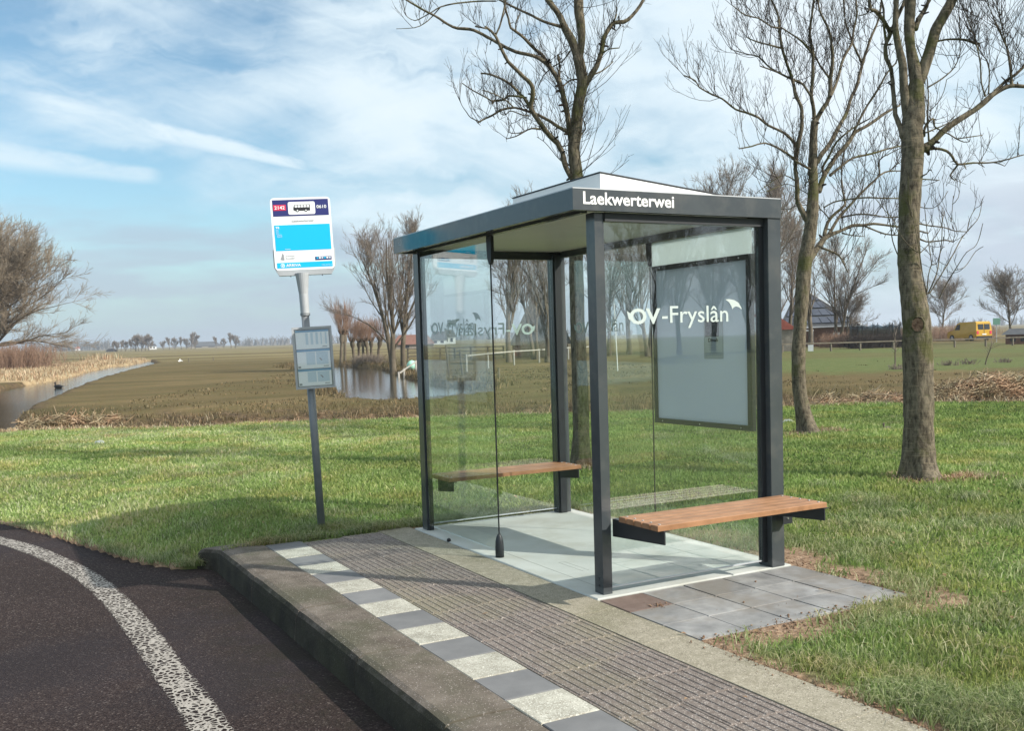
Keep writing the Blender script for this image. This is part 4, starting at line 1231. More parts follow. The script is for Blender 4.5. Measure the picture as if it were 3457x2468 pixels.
# ------------------------------------------------------------------ the three near ash trees (limbs drawn one by one)
class Traced:
    def __init__(s, name, depth, label, seed, base):
        s.depth = depth; s.rng = np.random.default_rng(seed); s.br = []; s.tw = Bulk(); s.nodes2 = []
        s.root = empty(name, base, label, 'tree', 'bare ash trees around the shelter')
        s.sp = []
    def world(s, u, v, dep):
        d = RM.T @ np.array([(u - CX) / FPX, (v - CY) / FPX, 1.0]); return CAM + d * dep
    def path(s, pts, conv, k=None, trunk=False):
        x0, y0, sc = conv
        P = [(x0 + p[0] / sc, y0 + p[1] / sc) for p in pts]
        W = [(p[2] if len(p) > 2 and p[2] else None) for p in pts]
        last = 10
        for i in range(len(W)):
            if W[i] is None: W[i] = last * 0.9
            last = W[i]
        W = [w / sc for w in W]
        # depth of the limb this one starts from
        dep = s.depth
        if s.nodes2:
            arr = np.array(s.nodes2); j = np.argmin((arr[:, 0] - P[0][0]) ** 2 + (arr[:, 1] - P[0][1]) ** 2)
            dep = arr[j, 2]
        k = s.rng.uniform(-0.45, 0.45) if k is None else k
        if trunk: k = 0
        # catmull resample
        Q = []; n = len(P)
        for i in range(n - 1):
            p0, p1, p2, p3 = [np.array([*P[min(max(j, 0), n - 1)], W[min(max(j, 0), n - 1)]]) for j in (i - 1, i, i + 1, i + 2)]
            L_ = np.linalg.norm(p2[:2] - p1[:2]); m_ = max(2, int(L_ / 16))
            for t_ in np.arange(m_) / m_:
                Q.append(0.5 * ((2 * p1) + (p2 - p0) * t_ + (2 * p0 - 5 * p1 + 4 * p2 - p3) * t_ ** 2 + (3 * p1 - p0 - 3 * p2 + p3) * t_ ** 3))
        Q.append(np.array([*P[-1], W[-1]])); Q = np.array(Q)
        seg = np.linalg.norm(np.diff(Q[:, :2], axis=0), axis=1); cum = np.concatenate([[0], np.cumsum(seg)]) * s.depth / FPX
        wv = np.interp(cum, np.linspace(0, cum[-1] + 1e-3, 6), np.concatenate([[0], s.rng.normal(0, 0.05, 5)]))
        deps = dep + k * cum + wv * (0 if trunk else 1)
        jit = s.rng.normal(0, 0.6 if not trunk else 0.25, (len(Q), 2)) * np.minimum(Q[:, 2:3] * 0.05, 0.8)
        jit[0] = 0
        PW = np.array([s.world(q[0] + j[0], q[1] + j[1], d_) for q, j, d_ in zip(Q, jit, deps)])
        RW = np.maximum(np.abs(Q[:, 2]) / 2 * deps / FPX, 0.0035)
        knots = 1 + s.rng.normal(0, 0.008 if trunk else 0.045, len(RW)); RW = RW * knots
        for q, d_ in zip(Q, deps): s.nodes2.append((q[0], q[1], d_))
        if not trunk:
            d0 = unit(PW[0] - PW[1]); PW = np.vstack([PW[:1] + d0 * RW[0] * 1.5, PW[:1] + d0 * RW[0] * 0.8, PW]); RW = np.concatenate([RW[:1] * 0.05, RW[:1] * 1.1, RW]); RW[2] *= 1.1
        d1 = unit(PW[-1] - PW[-2]); PW = np.vstack([PW, PW[-1:] + d1 * RW[-1] * 0.8]); RW = np.append(RW, RW[-1] * 0.12)
        s.br.append((PW, RW))
        return PW, RW
    def shoots(s, i, n, f0=0.1, f1=1.0, ln=(0.25, 0.7), r=0.0045, upb=0.9, sub=2, side=0.7, upg=0.16):
        """long upturned shoots from limb i"""
        PW, RW = s.br[i]
        K = len(PW); f = s.rng.uniform(f0, f1, n) * (K - 1); a = np.minimum(f.astype(int), K - 2); w = (f - a)[:, None]
        S = PW[a] * (1 - w) + PW[a + 1] * w
        D = unit(s.rng.normal(0, 1, (n, 3)) * side + unit(PW[a + 1] - PW[a]) * 0.35 + np.array([0, 0, upb]))
        L_ = s.rng.uniform(ln[0], ln[1], n)
        P, R = grow(S, D, L_, np.full(n, r), np.full(n, r * 0.5), 6, 0.10, upg, s.rng)
        s.tw.tubes(P, R, 4)
        # knuckle stubs
        if sub:
            S2, D2, _ = spawn(P, R, sub, 0.3, 0.98, (0.35, 0.9), s.rng, 0.25)
            P2, R2 = grow(S2, D2, s.rng.uniform(0.25, 0.6, len(S2)) * np.repeat(L_, sub), np.full(len(S2), r * 0.62), np.full(len(S2), r * 0.42), 4, 0.12, upg * 0.8, s.rng)
            s.tw.tubes(P2, R2, 3)
            S3, D3, _ = spawn(P2, R2, 2, 0.3, 0.95, (0.4, 0.9), s.rng, 0.2)
            P3, R3 = grow(S3, D3, s.rng.uniform(0.05, 0.16, len(S3)), np.full(len(S3), r * 0.45), np.full(len(S3), r * 0.4), 3, 0.05, 0.1, s.rng)
            s.tw.tubes(P3, R3, 3)
    def knots(s, i, n):
        PW, RW = s.br[i]; K = len(PW)
        for _ in range(n):
            a = s.rng.integers(1, K - 1); d = unit(s.rng.normal(0, 1, (1, 3)))[0]; t_ = unit(PW[a + 1 if a + 1 < K else a] - PW[a - 1]); d = unit(d - t_ * (d @ t_))
            p = PW[a]; P = np.array([[p, p + d * RW[a] * 1.2, p + d * (RW[a] * 1.2 + 0.02 + 0.03 * s.rng.random())]])
            s.tw.tubes(P, np.array([[RW[a] * 0.5, RW[a] * 0.45, RW[a] * 0.3]]), 5)
    def crown_above(s, idxs, n=10, L=2.2):
        """limbs go on above the frame and cast their shade"""
        for i in idxs:
            PW, RW = s.br[i]; st = PW[-1:]; d = unit(PW[-1] - PW[-4])[None] + np.array([[0, 0, 0.5]])
            P, R = grow(st, d, np.array([L]), np.maximum(RW[-1:], 0.015), np.array([0.01]), 9, 0.10, 0.12, s.rng)
            s.br.append((P[0], R[0]))
            S, D, rr = spawn(P, R, n, 0.1, 1.0, (0.3, 0.9), s.rng, 0.2)
            P2, R2 = grow(S, D, s.rng.uniform(0.5, 1.3, len(S)), np.maximum(rr * 0.5, 0.008), np.full(len(S), 0.005), 6, 0.14, 0.1, s.rng)
            s.tw.tubes(P2, R2, 4)
            S, D, rr = spawn(P2, R2, 5, 0.2, 1.0, (0.3, 0.9), s.rng, 0.2)
            P3, R3 = grow(S, D, s.rng.uniform(0.15, 0.5, len(S)), np.full(len(S), 0.004), np.full(len(S), 0.003), 4, 0.12, 0.1, s.rng)
            s.tw.tubes(P3, R3, 3)
    def finish(s, ntrunk):
        tb = Bulk(); lb = Bulk()
        for i, (P, R) in enumerate(s.br):
            if i < ntrunk:
                n = 40
                V, F = tubes(P[None], R[None], n)
                # lumps and root flare
                nz = (fbm(V[:, 0] * 3 + V[:, 2], V[:, 1] * 3 - V[:, 2] * 0.7, 3.0, 4, i) - 0.46) * 0.15 + (fbm(V[:, 0] * 9, V[:, 1] * 9 + V[:, 2] * 4, 3.0, 3, i + 9) - 0.43) * 0.12
                C_ = np.repeat(P, n, axis=0); V = C_ + (V - C_) * (1 + nz)[:, None]
                if i == 0:
                    zz = np.clip(1 - (C_[:, 2] + 0.05) / 0.55, 0, 1) ** 2
                    an_ = np.arctan2(V[:, 1] - C_[:, 1], V[:, 0] - C_[:, 0])
                    lob = 0.5 + 0.5 * np.sin(an_ * 3 + 1.0 + 0.7 * np.sin(an_ * 2))
                    V[:, :2] = C_[:, :2] + (V[:, :2] - C_[:, :2]) * (1 + zz * lob * 0.55)[:, None]
                tb.add(V, F)
            else:
                lb.tubes(P[None], R[None], 10 if R[0] > 0.02 else 7)
        link('trunk', tb.mesh('trunk', M['bark']), s.root)
        link('limbs', lb.mesh('limbs', M['bark']), s.root)
        if s.tw.n: link('twigs', s.tw.mesh('twigs', M['twig']), s.root)


# tree behind the shelter ---------------------------------------------------
c5 = (1250, 0, 2.275); cS = (0, 0, 1.0)
tA = Traced('ash_tree', 11.56, 'tall bare ash tree right behind the shelter roof with crooked limbs reaching left', 3, (3.15, 5.1, -0.05))
tA.path([(1966, 1600, 82), (1965, 1572, 66), (1963, 1500, 58), (1958, 1300, 54), (1950, 1100, 50), (1945, 900, 48), (1946, 700, 45), (1948, 600, 42), (1937, 505, 42), (1944, 440, 40), (1953, 352, 37), (1966, 281, 37), (1959, 228, 37), (1950, 189, 36)], cS, trunk=True)
tA.path([(1600, 460, 60), (1622, 330, 55), (1618, 200, 66), (1600, 50, 75), (1605, -150, 66), (1620, -420, 50)], c5, trunk=True)
tA.path([(1585, 420, 60), (1550, 310, 66), (1500, 220, 55), (1450, 110, 45), (1375, 10, 42), (1300, -90, 36), (1210, -240, 28)], c5, trunk=True)
nA = 3
base = len(tA.br)
LA = [
    [(1560, 1385, 44), (1500, 1280, 44), (1475, 1170, 42), (1440, 1100, 42), (1370, 1030, 40), (1290, 920, 38), (1235, 830, 36), (1250, 720, 34), (1240, 650, 32), (1180, 590, 30), (1120, 530, 28), (1060, 470, 26), (1005, 370, 25), (960, 270, 22), (900, 215, 18), (885, 200, 14)],
    [(960, 268, 15), (990, 210, 14), (1020, 100, 14), (1040, 0, 13), (1060, -120, 10)],
    [(890, 215, 13), (850, 208, 12), (808, 200, 11)],
    [(1235, 830, 26), (1190, 760, 24), (1140, 710, 22), (1070, 640, 19), (980, 590, 17), (900, 565, 14), (852, 562, 13)],
    [(1195, 748, 15), (1130, 738, 16), (1060, 735, 17), (1030, 762, 16), (985, 770, 17), (940, 775, 17), (938, 795, 15)],
    [(945, 780, 12), (895, 750, 11), (830, 715, 10), (760, 675, 9), (705, 635, 7)],
    [(1100, 822, 11), (1050, 775, 11), (1010, 750, 10), (950, 718, 9), (860, 690, 8)],
    [(1525, 1015, 34), (1440, 970, 27), (1380, 930, 25), (1290, 880, 22), (1200, 850, 20), (1110, 825, 18), (1010, 842, 17), (940, 882, 16), (880, 910, 14), (825, 940, 13)],
    [(828, 928, 8), (770, 900, 7), (740, 860, 6), (700, 800, 5), (688, 740, 5), (700, 640, 4)],
    [(1545, 1060, 52), (1522, 920, 44), (1490, 760, 42), (1450, 620, 40), (1400, 540, 36), (1350, 480, 34), (1250, 425, 28), (1120, 395, 26), (1010, 345, 26), (930, 300, 24), (830, 245, 24), (760, 220, 23), (670, 215, 22), (600, 185, 19), (500, 120, 17), (420, 80, 15), (350, 40, 15), (270, -10, 14), (180, -70, 12)],
    [(1350, 480, 28), (1330, 430, 26), (1240, 350, 25), (1150, 260, 22), (1080, 210, 20), (1062, 140, 17), (1035, 50, 16), (1020, -60, 15)],
    [(1118, 228, 11), (1120, 165, 10), (1145, 110, 9)],
    [(1450, 592, 20), (1455, 500, 19), (1442, 422, 17)],
    [(1478, 662, 12), (1540, 612, 12), (1600, 605, 13), (1700, 577, 12), (1800, 530, 11), (1865, 470, 8)],
    [(1530, 395, 13), (1480, 465, 10), (1400, 512, 10), (1330, 580, 8), (1290, 660, 6)],
    [(1640, 665, 52), (1700, 570, 42), (1740, 500, 40), (1775, 400, 38), (1790, 300, 36), (1820, 240, 34), (1870, 170, 32), (1950, 165, 31), (2010, 120, 28), (2070, 40, 25), (2120, -50, 20)],
    [(1868, 165, 15), (1890, 110, 13), (1893, 55, 11)],
    [(1775, 415, 13), (1830, 375, 11), (1912, 365, 9)],
    [(1462, 200, 24), (1340, 165, 21), (1240, 115, 19), (1120, 60, 17), (1030, 15, 15), (940, -30, 12)],
    [(960, 5, 11), (860, 5, 12), (780, 10, 12), (640, 25, 12), (540, 50, 11), (480, 85, 9), (410, 125, 8), (345, 155, 7), (290, 130, 5), (266, 100, 4), (268, 60, 3)],
    [(535, 55, 9), (470, 130, 8), (410, 180, 7), (340, 210, 6), (200, 218, 4)],
    [(1612, 1065, 13), (1622, 1030, 12), (1652, 990, 11), (1642, 930, 9)],
    [(1300, 990, 16), (1240, 985, 13), (1180, 1010, 12), (1120, 1045, 9), (1045, 1065, 7)],
    [(1175, 1012, 9), (1120, 1022, 8), (1058, 1010, 6), (1085, 945, 5)],
    [(1210, 885, 12), (1180, 885, 10), (1120, 862, 9), (1070, 850, 8), (1040, 880, 7), (1000, 870, 6), (990, 800, 5)],
    [(1560, 1090, 12), (1500, 1120, 9), (1460, 1120, 8)],
    [(1530, 1270, 10), (1460, 1230, 7), (1400, 1160, 6), (1340, 1090, 5), (1280, 1050, 4)],
]
for b_ in LA: tA.path(b_, c5)
for j, b_ in enumerate(LA):
    big = b_[0][2]
    if big < 8: tA.shoots(base + j, 5, 0.2, 1, (0.08, 0.25), 0.0032, 0.6, 1)
    elif big < 16: tA.shoots(base + j, 6, 0.15, 1, (0.12, 0.40), 0.0034, 0.9, 2)
    else: tA.shoots(base + j, 7, 0.25, 1, (0.12, 0.42), 0.0036, 0.8, 2); tA.knots(base + j, 10)
tA.shoots(base + 7, 26, 0.35, 1.0, (0.2, 0.5), 0.0036, 1.0, 2)
tA.shoots(0, 34, 0.66, 0.98, (0.4, 1.1), 0.0042, 0.55, 2, side=0.8, upg=0.22)
tA.shoots(base + 9, 26, 0.0, 0.35, (0.3, 0.9), 0.0038, 0.8, 2)
tA.shoots(base + 0, 22, 0.05, 0.5, (0.25, 0.7), 0.0036, 0.8, 2)
tA.shoots(1, 18, 0.1, 0.7, (0.3, 0.9), 0.0040, 0.5, 2); tA.shoots(2, 14, 0.3, 0.9, (0.3, 0.9), 0.0040, 0.6, 2)
tA.shoots(base + 15, 20, 0.05, 0.5, (0.3, 0.8), 0.0036, 0.6, 2)
tA.crown_above([1, 2, base + 1, base + 9, base + 10, base + 15])
tA.finish(nA)

# tree at the right of the shelter --------------------------------------------
c6 = (2250, 0, 1.8045); c8 = (2550, 350, 2.953)
tB = Traced('ash_tree', 14.6, 'slender leaning bare ash tree just right of the shelter, forking into many thin limbs', 5, (7.8, 6.1, -0.05))
tB.path([(2735, 1482, 84), (2728, 1452, 62), (2714, 1400, 52), (2700, 1320, 46), (2696, 1200, 46), (2701, 1100, 43), (2707, 1000, 46), (2716, 900, 47), (2735, 776, 42), (2744, 690, 37), (2746, 610, 31), (2745, 527, 28), (2747, 445, 25), (2751, 408, 25)], cS, trunk=True)
nB = 1; base = 1
LB = [
    [(903, 745, 24), (893, 640, 24), (882, 580, 22), (890, 480, 21), (892, 330, 19), (872, 210, 17), (885, 100, 14), (900, -20, 12), (905, -140, 9)],
    [(905, 745, 32), (955, 655, 28), (993, 590, 26), (1000, 470, 24), (1012, 340, 20), (992, 190, 15), (960, 120, 13), (930, 50, 11), (920, -60, 9)],
    [(985, 612, 19), (1040, 490, 18), (1075, 360, 16), (1130, 260, 15), (1138, 190, 13), (1160, 80, 11), (1150, -40, 9)],
    [(850, 1325, 42), (800, 1230, 30), (795, 1120, 28), (785, 1000, 27), (800, 890, 28), (825, 760, 26), (820, 650, 24), (790, 590, 22), (770, 490, 19), (735, 390, 17), (705, 290, 17), (690, 190, 15), (680, 90, 13), (640, 0, 11), (600, -110, 9)],
    [(795, 885, 20), (720, 812, 16), (620, 762, 15), (560, 715, 14), (480, 682, 13), (420, 665, 12), (340, 600, 11), (280, 575, 10), (200, 530, 9), (175, 488, 8), (108, 458, 8)],
    [(772, 962, 16), (700, 912, 13), (600, 870, 10), (520, 890, 9), (442, 905, 7)],
    [(885, 1035, 17), (830, 1005, 14), (780, 975, 13)],
    [(800, 495, 15), (700, 450, 12), (620, 402, 10), (560, 342, 9), (500, 330, 7), (395, 300, 5)],
    [(708, 292, 13), (620, 270, 10), (545, 250, 8), (488, 225, 6)],
    [(760, 480, 12), (680, 440, 10), (570, 400, 7)],
    [(692, 168, 14), (640, 160, 10), (560, 108, 9), (480, 90, 8), (400, 28, 5)],
    [(880, 585, 15), (830, 510, 14), (785, 488, 12)],
    [(892, 330, 15), (830, 255, 12), (760, 205, 10), (700, 165, 8)],
    [(992, 472, 13), (935, 395, 12), (895, 320, 10)],
    [(882, 1050, 38), (930, 960, 30), (990, 880, 28), (1040, 790, 25), (1100, 680, 23), (1122, 600, 21), (1160, 520, 20), (1190, 400, 18), (1240, 240, 15), (1290, 120, 12), (1310, 0, 10), (1320, -120, 8)],
    [(930, 1155, 36), (965, 1060, 30), (1030, 960, 28), (1100, 880, 26), (1150, 805, 22), (1230, 760, 20), (1330, 690, 17), (1420, 640, 12)],
    [(1130, 830, 18), (1170, 740, 15), (1225, 640, 14), (1290, 540, 13), (1345, 440, 11), (1400, 380, 9)],
    [(1000, 1065, 18), (1080, 1000, 16), (1140, 960, 14), (1250, 935, 13), (1350, 905, 11), (1440, 885, 8)],
    [(960, 1060, 20), (950, 1020, 16), (985, 960, 14), (1040, 860, 12), (1150, 770, 10), (1240, 720, 8)],
    [(1190, 380, 13), (1140, 270, 12), (1090, 130, 11), (1080, 20, 9)],
]
for b_ in LB: tB.path(b_, c6)
LB2 = [
    [(520, 1600, 62), (590, 1480, 60), (660, 1380, 56), (720, 1320, 48), (850, 1268, 34), (970, 1215, 34), (1080, 1212, 30), (1180, 1195, 27), (1300, 1210, 22), (1440, 1228, 18)],
    [(690, 1300, 38), (720, 1180, 34), (800, 1090, 30), (895, 1002, 24), (872, 880, 20), (858, 700, 18), (880, 500, 15), (912, 385, 12)],
    [(740, 1290, 34), (820, 1150, 30), (890, 1070, 27), (980, 970, 24), (1060, 885, 22), (1180, 772, 20), (1250, 705, 19), (1340, 670, 15), (1475, 670, 11)],
    [(850, 1130, 18), (880, 1128, 17), (1000, 1103, 17), (1150, 1105, 15), (1300, 1130, 13), (1445, 1130, 11)],
    [(690, 1030, 14), (780, 980, 15), (900, 957, 15), (1080, 935, 16), (1250, 940, 15), (1440, 943, 12)],
    [(1090, 1218, 17), (1200, 1265, 16), (1300, 1300, 15), (1440, 1312, 12)],
    [(670, 1440, 22), (780, 1480, 20), (840, 1520, 18), (890, 1610, 16), (920, 1680, 10)],
    [(870, 1290, 15), (980, 1315, 11), (1085, 1322, 8)],
    [(730, 1140, 12), (640, 1040, 10), (520, 1010, 9), (400, 1020, 8), (260, 1100, 6)],
    [(640, 1030, 10), (560, 930, 9), (440, 850, 8), (300, 800, 8), (130, 870, 6), (0, 890, 5)],
    [(400, 770, 14), (340, 730, 11), (260, 715, 9), (150, 790, 7), (20, 880, 6)],
    [(1235, 710, 14), (1240, 560, 12), (1330, 500, 10), (1450, 440, 8)],
    [(1340, 670, 12), (1400, 610, 9), (1470, 570, 7)],
    [(545, 760, 14), (505, 790, 12), (480, 840, 10)],
]
for b_ in LB2: tB.path(b_, c8)
allB = LB + LB2
for j, b_ in enumerate(allB):
    big = b_[0][2] / (1.8 if j < len(LB) else 2.95)
    n = 15 if big > 9 else 8
    tB.shoots(base + j, n, 0.2, 1, (0.25, 0.8), 0.0048, 1.0, 3, side=0.6, upg=0.2)
    tB.knots(base + j, 5)
for j in (3, 0, 1, 2, 14, 4, 7, 10): tB.shoots(base + j, 20, 0.3, 1, (0.3, 0.9), 0.0044, 1.0, 3, side=0.6, upg=0.2)
tB.crown_above([base + k for k in (0, 1, 2, 3, 14, 19)], 9, 2.0)
tB.finish(nB)

# big tree at the far right ------------------------------------------------------
c7 = (2857, 0, 3.248); c9 = (2900, 500, 3.248)
tC = Traced('ash_tree', 9.95, 'thick bare ash tree at the far right with scarred trunk and mossy foot', 9, (5.37, 2.15, -0.05))
tC.path([(3112, 1640, 130), (3108, 1608, 112), (3104, 1570, 100), (3101, 1450, 96), (3101, 1299, 95), (3095, 1100, 92), (3078, 980, 80), (3069, 900, 72), (3069, 746, 68), (3073, 650, 70), (3081, 530, 70), (3080, 490, 72), (3079, 430, 66), (3078, 380, 54), (3078, 330, 38), (3078, 280, 18)], cS, trunk=True)
tC.path([(725, 1480, 90), (690, 1300, 125), (655, 1130, 105), (632, 950, 88), (618, 700, 84), (575, 520, 74), (540, 300, 62), (548, 0, 56), (550, -250, 44)], c7, trunk=True)
tC.path([(735, 1500, 120), (745, 1330, 215), (762, 1150, 185), (768, 1000, 160), (768, 850, 142), (740, 700, 125), (705, 520, 100), (690, 300, 110), (705, 0, 115), (715, -300, 90)], c7, trunk=True)
tC.path([(800, 900, 120), (860, 720, 125), (915, 550, 112), (980, 330, 115), (1060, 180, 112), (1160, 0, 105), (1260, -220, 85)], c7, trunk=True)
nC = 4; base = 4
LC = [
    [(620, 1480, 70), (590, 1390, 56), (540, 1250, 50), (515, 1000, 48), (492, 760, 44), (440, 640, 44), (430, 500, 44), (470, 400, 44), (540, 230, 42), (600, 100, 40), (640, 0, 36), (680, -150, 26)],
    [(475, 340, 48), (430, 260, 44), (380, 180, 42), (320, 112, 40), (260, 92, 36), (255, 0, 34), (235, -80, 26)],
    [(250, 95, 20), (225, 145, 15), (135, 168, 12)],
    [(440, 480, 30), (415, 300, 26), (410, 100, 24), (385, 0, 20), (370, -120, 14)],
    [(760, 300, 60), (800, 190, 58), (850, 120, 50), (905, 0, 44), (940, -140, 34)],
    [(880, 1610, 92), (960, 1545, 80), (1050, 1450, 75), (1200, 1330, 70), (1350, 1240, 65), (1480, 1150, 62), (1600, 1040, 60), (1720, 965, 52), (1820, 935, 48), (1950, 945, 42), (2100, 955, 36), (2250, 920, 28)],
    [(1640, 990, 36), (1750, 885, 34), (1860, 810, 33), (1949, 725, 32), (2080, 640, 28), (2200, 540, 22)],
    [(1812, 935, 34), (1800, 750, 27), (1770, 560, 21), (1740, 470, 18), (1640, 250, 13), (1560, 50, 10), (1530, -80, 8)],
    [(1760, 520, 14), (1700, 260, 11), (1650, 60, 9), (1640, -80, 7)],
    [(1522, 1045, 22), (1480, 900, 18), (1470, 700, 16), (1430, 500, 14), (1350, 250, 10), (1270, 50, 8)],
    [(1560, 1020, 16), (1568, 850, 14), (1560, 700, 12), (1470, 560, 9), (1380, 400, 7)],
    [(905, 948, 18), (1050, 860, 16), (1180, 740, 14), (1240, 600, 10), (1250, 420, 8), (1240, 250, 6)],
    [(1005, 445, 22), (1100, 428, 20), (1240, 425, 26), (1340, 440, 30), (1400, 465, 30), (1460, 480, 24)],
    [(905, 1530, 20), (890, 1300, 17), (900, 1100, 15), (885, 850, 13), (830, 640, 11), (770, 500, 9)],
    [(910, 1210, 9), (1000, 1130, 8), (1070, 1000, 7), (1100, 870, 5)],
    [(850, 1480, 34), (860, 1400, 32), (900, 1330, 26), (950, 1300, 22)],
    [(880, 1450, 18), (1000, 1400, 16), (1110, 1350, 12), (1190, 1270, 8)],
    [(960, 1310, 20), (965, 1380, 18), (1040, 1430, 15), (1130, 1470, 14), (1210, 1520, 13), (1290, 1555, 11), (1350, 1550, 8)],
    [(1215, 1520, 13), (1350, 1500, 12), (1492, 1480, 10)],
]
for b_ in LC: tC.path(b_, c7)
LC2 = [
    [(720, 20, 40), (840, 0, 30), (960, 30, 29), (1025, 95, 27), (1080, 175, 25), (1250, 160, 20), (1470, 155, 18), (1650, 115, 15), (1809, 70, 12), (1960, 50, 9)],
    [(1085, 180, 22), (1010, 280, 19), (1010, 320, 16), (1050, 350, 12)],
    [(1470, 155, 12), (1540, 170, 10), (1595, 195, 8)], [(1150, 165, 12), (1175, 230, 9)], [(1310, 170, 9), (1375, 208, 6)],
    [(690, 305, 16), (740, 280, 14), (775, 235, 11), (795, 242, 8)],
    [(690, 338, 14), (800, 345, 12), (880, 352, 10)],
    [(650, 640, 11), (720, 655, 10), (790, 660, 9), (850, 635, 8), (900, 590, 7), (975, 470, 6)],
    [(650, 822, 18), (740, 845, 16), (820, 855, 15), (940, 870, 13), (1060, 910, 12), (1180, 915, 9)],
    [(650, 905, 18), (760, 930, 12)],
    [(650, 985, 22), (740, 1025, 17), (880, 1015, 15), (960, 1010, 14), (1035, 1030, 11)],
    [(745, 1600, 13), (700, 1400, 12), (665, 1150, 11), (610, 850, 10), (545, 560, 8), (540, 300, 6)],
    [(740, 1595, 22), (620, 1450, 16), (540, 1350, 15), (440, 1200, 13), (370, 1020, 12), (345, 850, 11), (300, 650, 9), (220, 360, 6)],
    [(760, 1590, 15), (850, 1380, 13), (880, 1200, 12), (908, 1000, 10), (912, 650, 6)],
    [(775, 1590, 15), (900, 1390, 13), (1040, 1150, 12), (1130, 980, 11), (1260, 830, 9), (1320, 740, 7), (1352, 555, 5)],
    [(885, 1640, 12), (930, 1540, 12), (1000, 1420, 11), (1100, 1260, 10), (1180, 1140, 9), (1260, 1090, 7), (1310, 1010, 6), (1357, 825, 5)],
    [(1050, 1340, 8), (1150, 1310, 7), (1220, 1220, 6), (1280, 1130, 5), (1362, 1078, 5)],
    [(745, 1560, 14), (760, 1400, 11), (785, 1300, 11), (795, 1260, 10), (765, 1050, 10), (740, 850, 9), (715, 600, 7)],
    [(665, 1155, 10), (760, 1060, 9), (850, 950, 8), (905, 840, 7), (935, 690, 5)],
    [(650, 1145, 11), (540, 1060, 10), (440, 930, 10), (370, 780, 9), (300, 700, 8), (220, 600, 7), (120, 480, 6)],
    [(795, 1270, 9), (850, 1270, 8), (880, 1180, 7), (910, 1100, 6), (940, 1080, 4)],
    [(1030, 880, 9), (1015, 800, 8), (1020, 700, 7), (1035, 520, 5)],
    [(1025, 615, 6), (1090, 540, 6), (1110, 360, 4)],
    [(1190, 910, 9), (1200, 820, 8), (1240, 720, 6), (1280, 655, 5)],
]
for b_ in LC2: tC.path(b_, c9)
allC = LC + LC2
for j, b_ in enumerate(allC):
    big = b_[0][2] / 3.248
    tC.shoots(base + j, 6 if big > 6 else 2, 0.25, 1, (0.1, 0.35), 0.0032, 0.8, 2, side=0.7, upg=0.2)
    if big > 4: tC.knots(base + j, 5)
for j in (5, 6, 7, 8, 9, 10, 11): tC.shoots(base + j, 18, 0.35, 1, (0.25, 0.8), 0.0033, 0.9, 3)
tC.crown_above([1, 2, 3, base + 0, base + 4, base + 6, base + 7], 12, 2.6)
tC.finish(nC)
# scar knob and root buttresses of the big tree
kb = MB()
P_ = tC.world(3098, 1095, 9.95 - 0.128)
nrm = unit(CAM - P_); uu = unit(np.cross([0, 0, 1], nrm)); vv = np.cross(nrm, uu)
ringpts = []
for k in range(28):
    a = k * 2 * math.pi / 28; ringpts.append(P_ + uu * (0.060 * math.cos(a)) + vv * (0.075 * math.sin(a)))
ringpts = np.array(ringpts + ringpts[:1])
rb = Bulk(); rb.tubes(ringpts[None], (0.009 + 0.004 * np.sin(np.arange(29) * 1.7))[None], 8)
sc_ = tC.world(3098, 1096, 9.95 - 0.136)
fan = [sc_] + [sc_ + uu * 0.052 * math.cos(k * 0.3927) + vv * 0.066 * math.sin(k * 0.3927) + nrm * 0.004 for k in range(16)]
link('branch_scar', rb.mesh('branch_scar', M['bark']), tC.root)
MB().add(fan, [(0, i + 1, (i + 1) % 16 + 1) for i in range(16)]).build('scar_wood', pmat('scar_wood', (0.10, 0.055, 0.035), (0.24, 0.15, 0.10), 30, 0.9, 0.01, 60), tC.root)
rt = Bulk()
for (du, dv, w) in ((46, -4, 20), (30, 8, 16)):
    a = tC.world(3108, 1540, 9.95 - 0.05); b = tC.world(3108 + du * 0.6, 1590 + dv * 0.3, 9.93 - 0.12); c_ = tC.world(3108 + du * 1.35, 1625 + dv, 9.95 - 0.2)
    P = np.array([[a, (a + b) / 2, b, (b + c_) / 2, c_]]); rt.tubes(P, np.array([[0.03, 0.06, 0.06, 0.045, 0.015]]) * w / 24, 12)
link('roots', rt.mesh('roots', bark('mossy_root', (0.10, 0.085, 0.06), (0.26, 0.23, 0.16), (0.20, 0.19, 0.03), 1.0, 0.46)), tC.root)

# ------------------------------------------------------------------ background trees
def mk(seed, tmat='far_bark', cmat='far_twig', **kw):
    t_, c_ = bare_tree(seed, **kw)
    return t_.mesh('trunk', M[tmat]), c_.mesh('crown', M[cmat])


def gz(p): return (float(p[0]), float(p[1]), float(terrain(np.array([p[0]]), np.array([p[1]]))[0]) - 0.02)


def atd(u, dep, v=760):
    """ground position in the direction of picture column u at forward distance dep"""
    d = ray(u, v); p = CAM + d * dep
    return gz(p)


# round tree at the left edge
big_round = mk(101, cmat='green_twig', tmat='far_bark', H=6.6, trunk_h=1.3, spread=3.2, limbs=60, dense=1.75, up=0.015, r0=0.24, fine=4, minr=0.0075, spreadang=(0.25, 1.5), dome=(3.9, 4.9, 3.5))
place_tree('round_tree', atd(-18, 80), big_round, 'broad round bare tree with a dense twiggy crown at the left edge of the picture', scale=1.5)
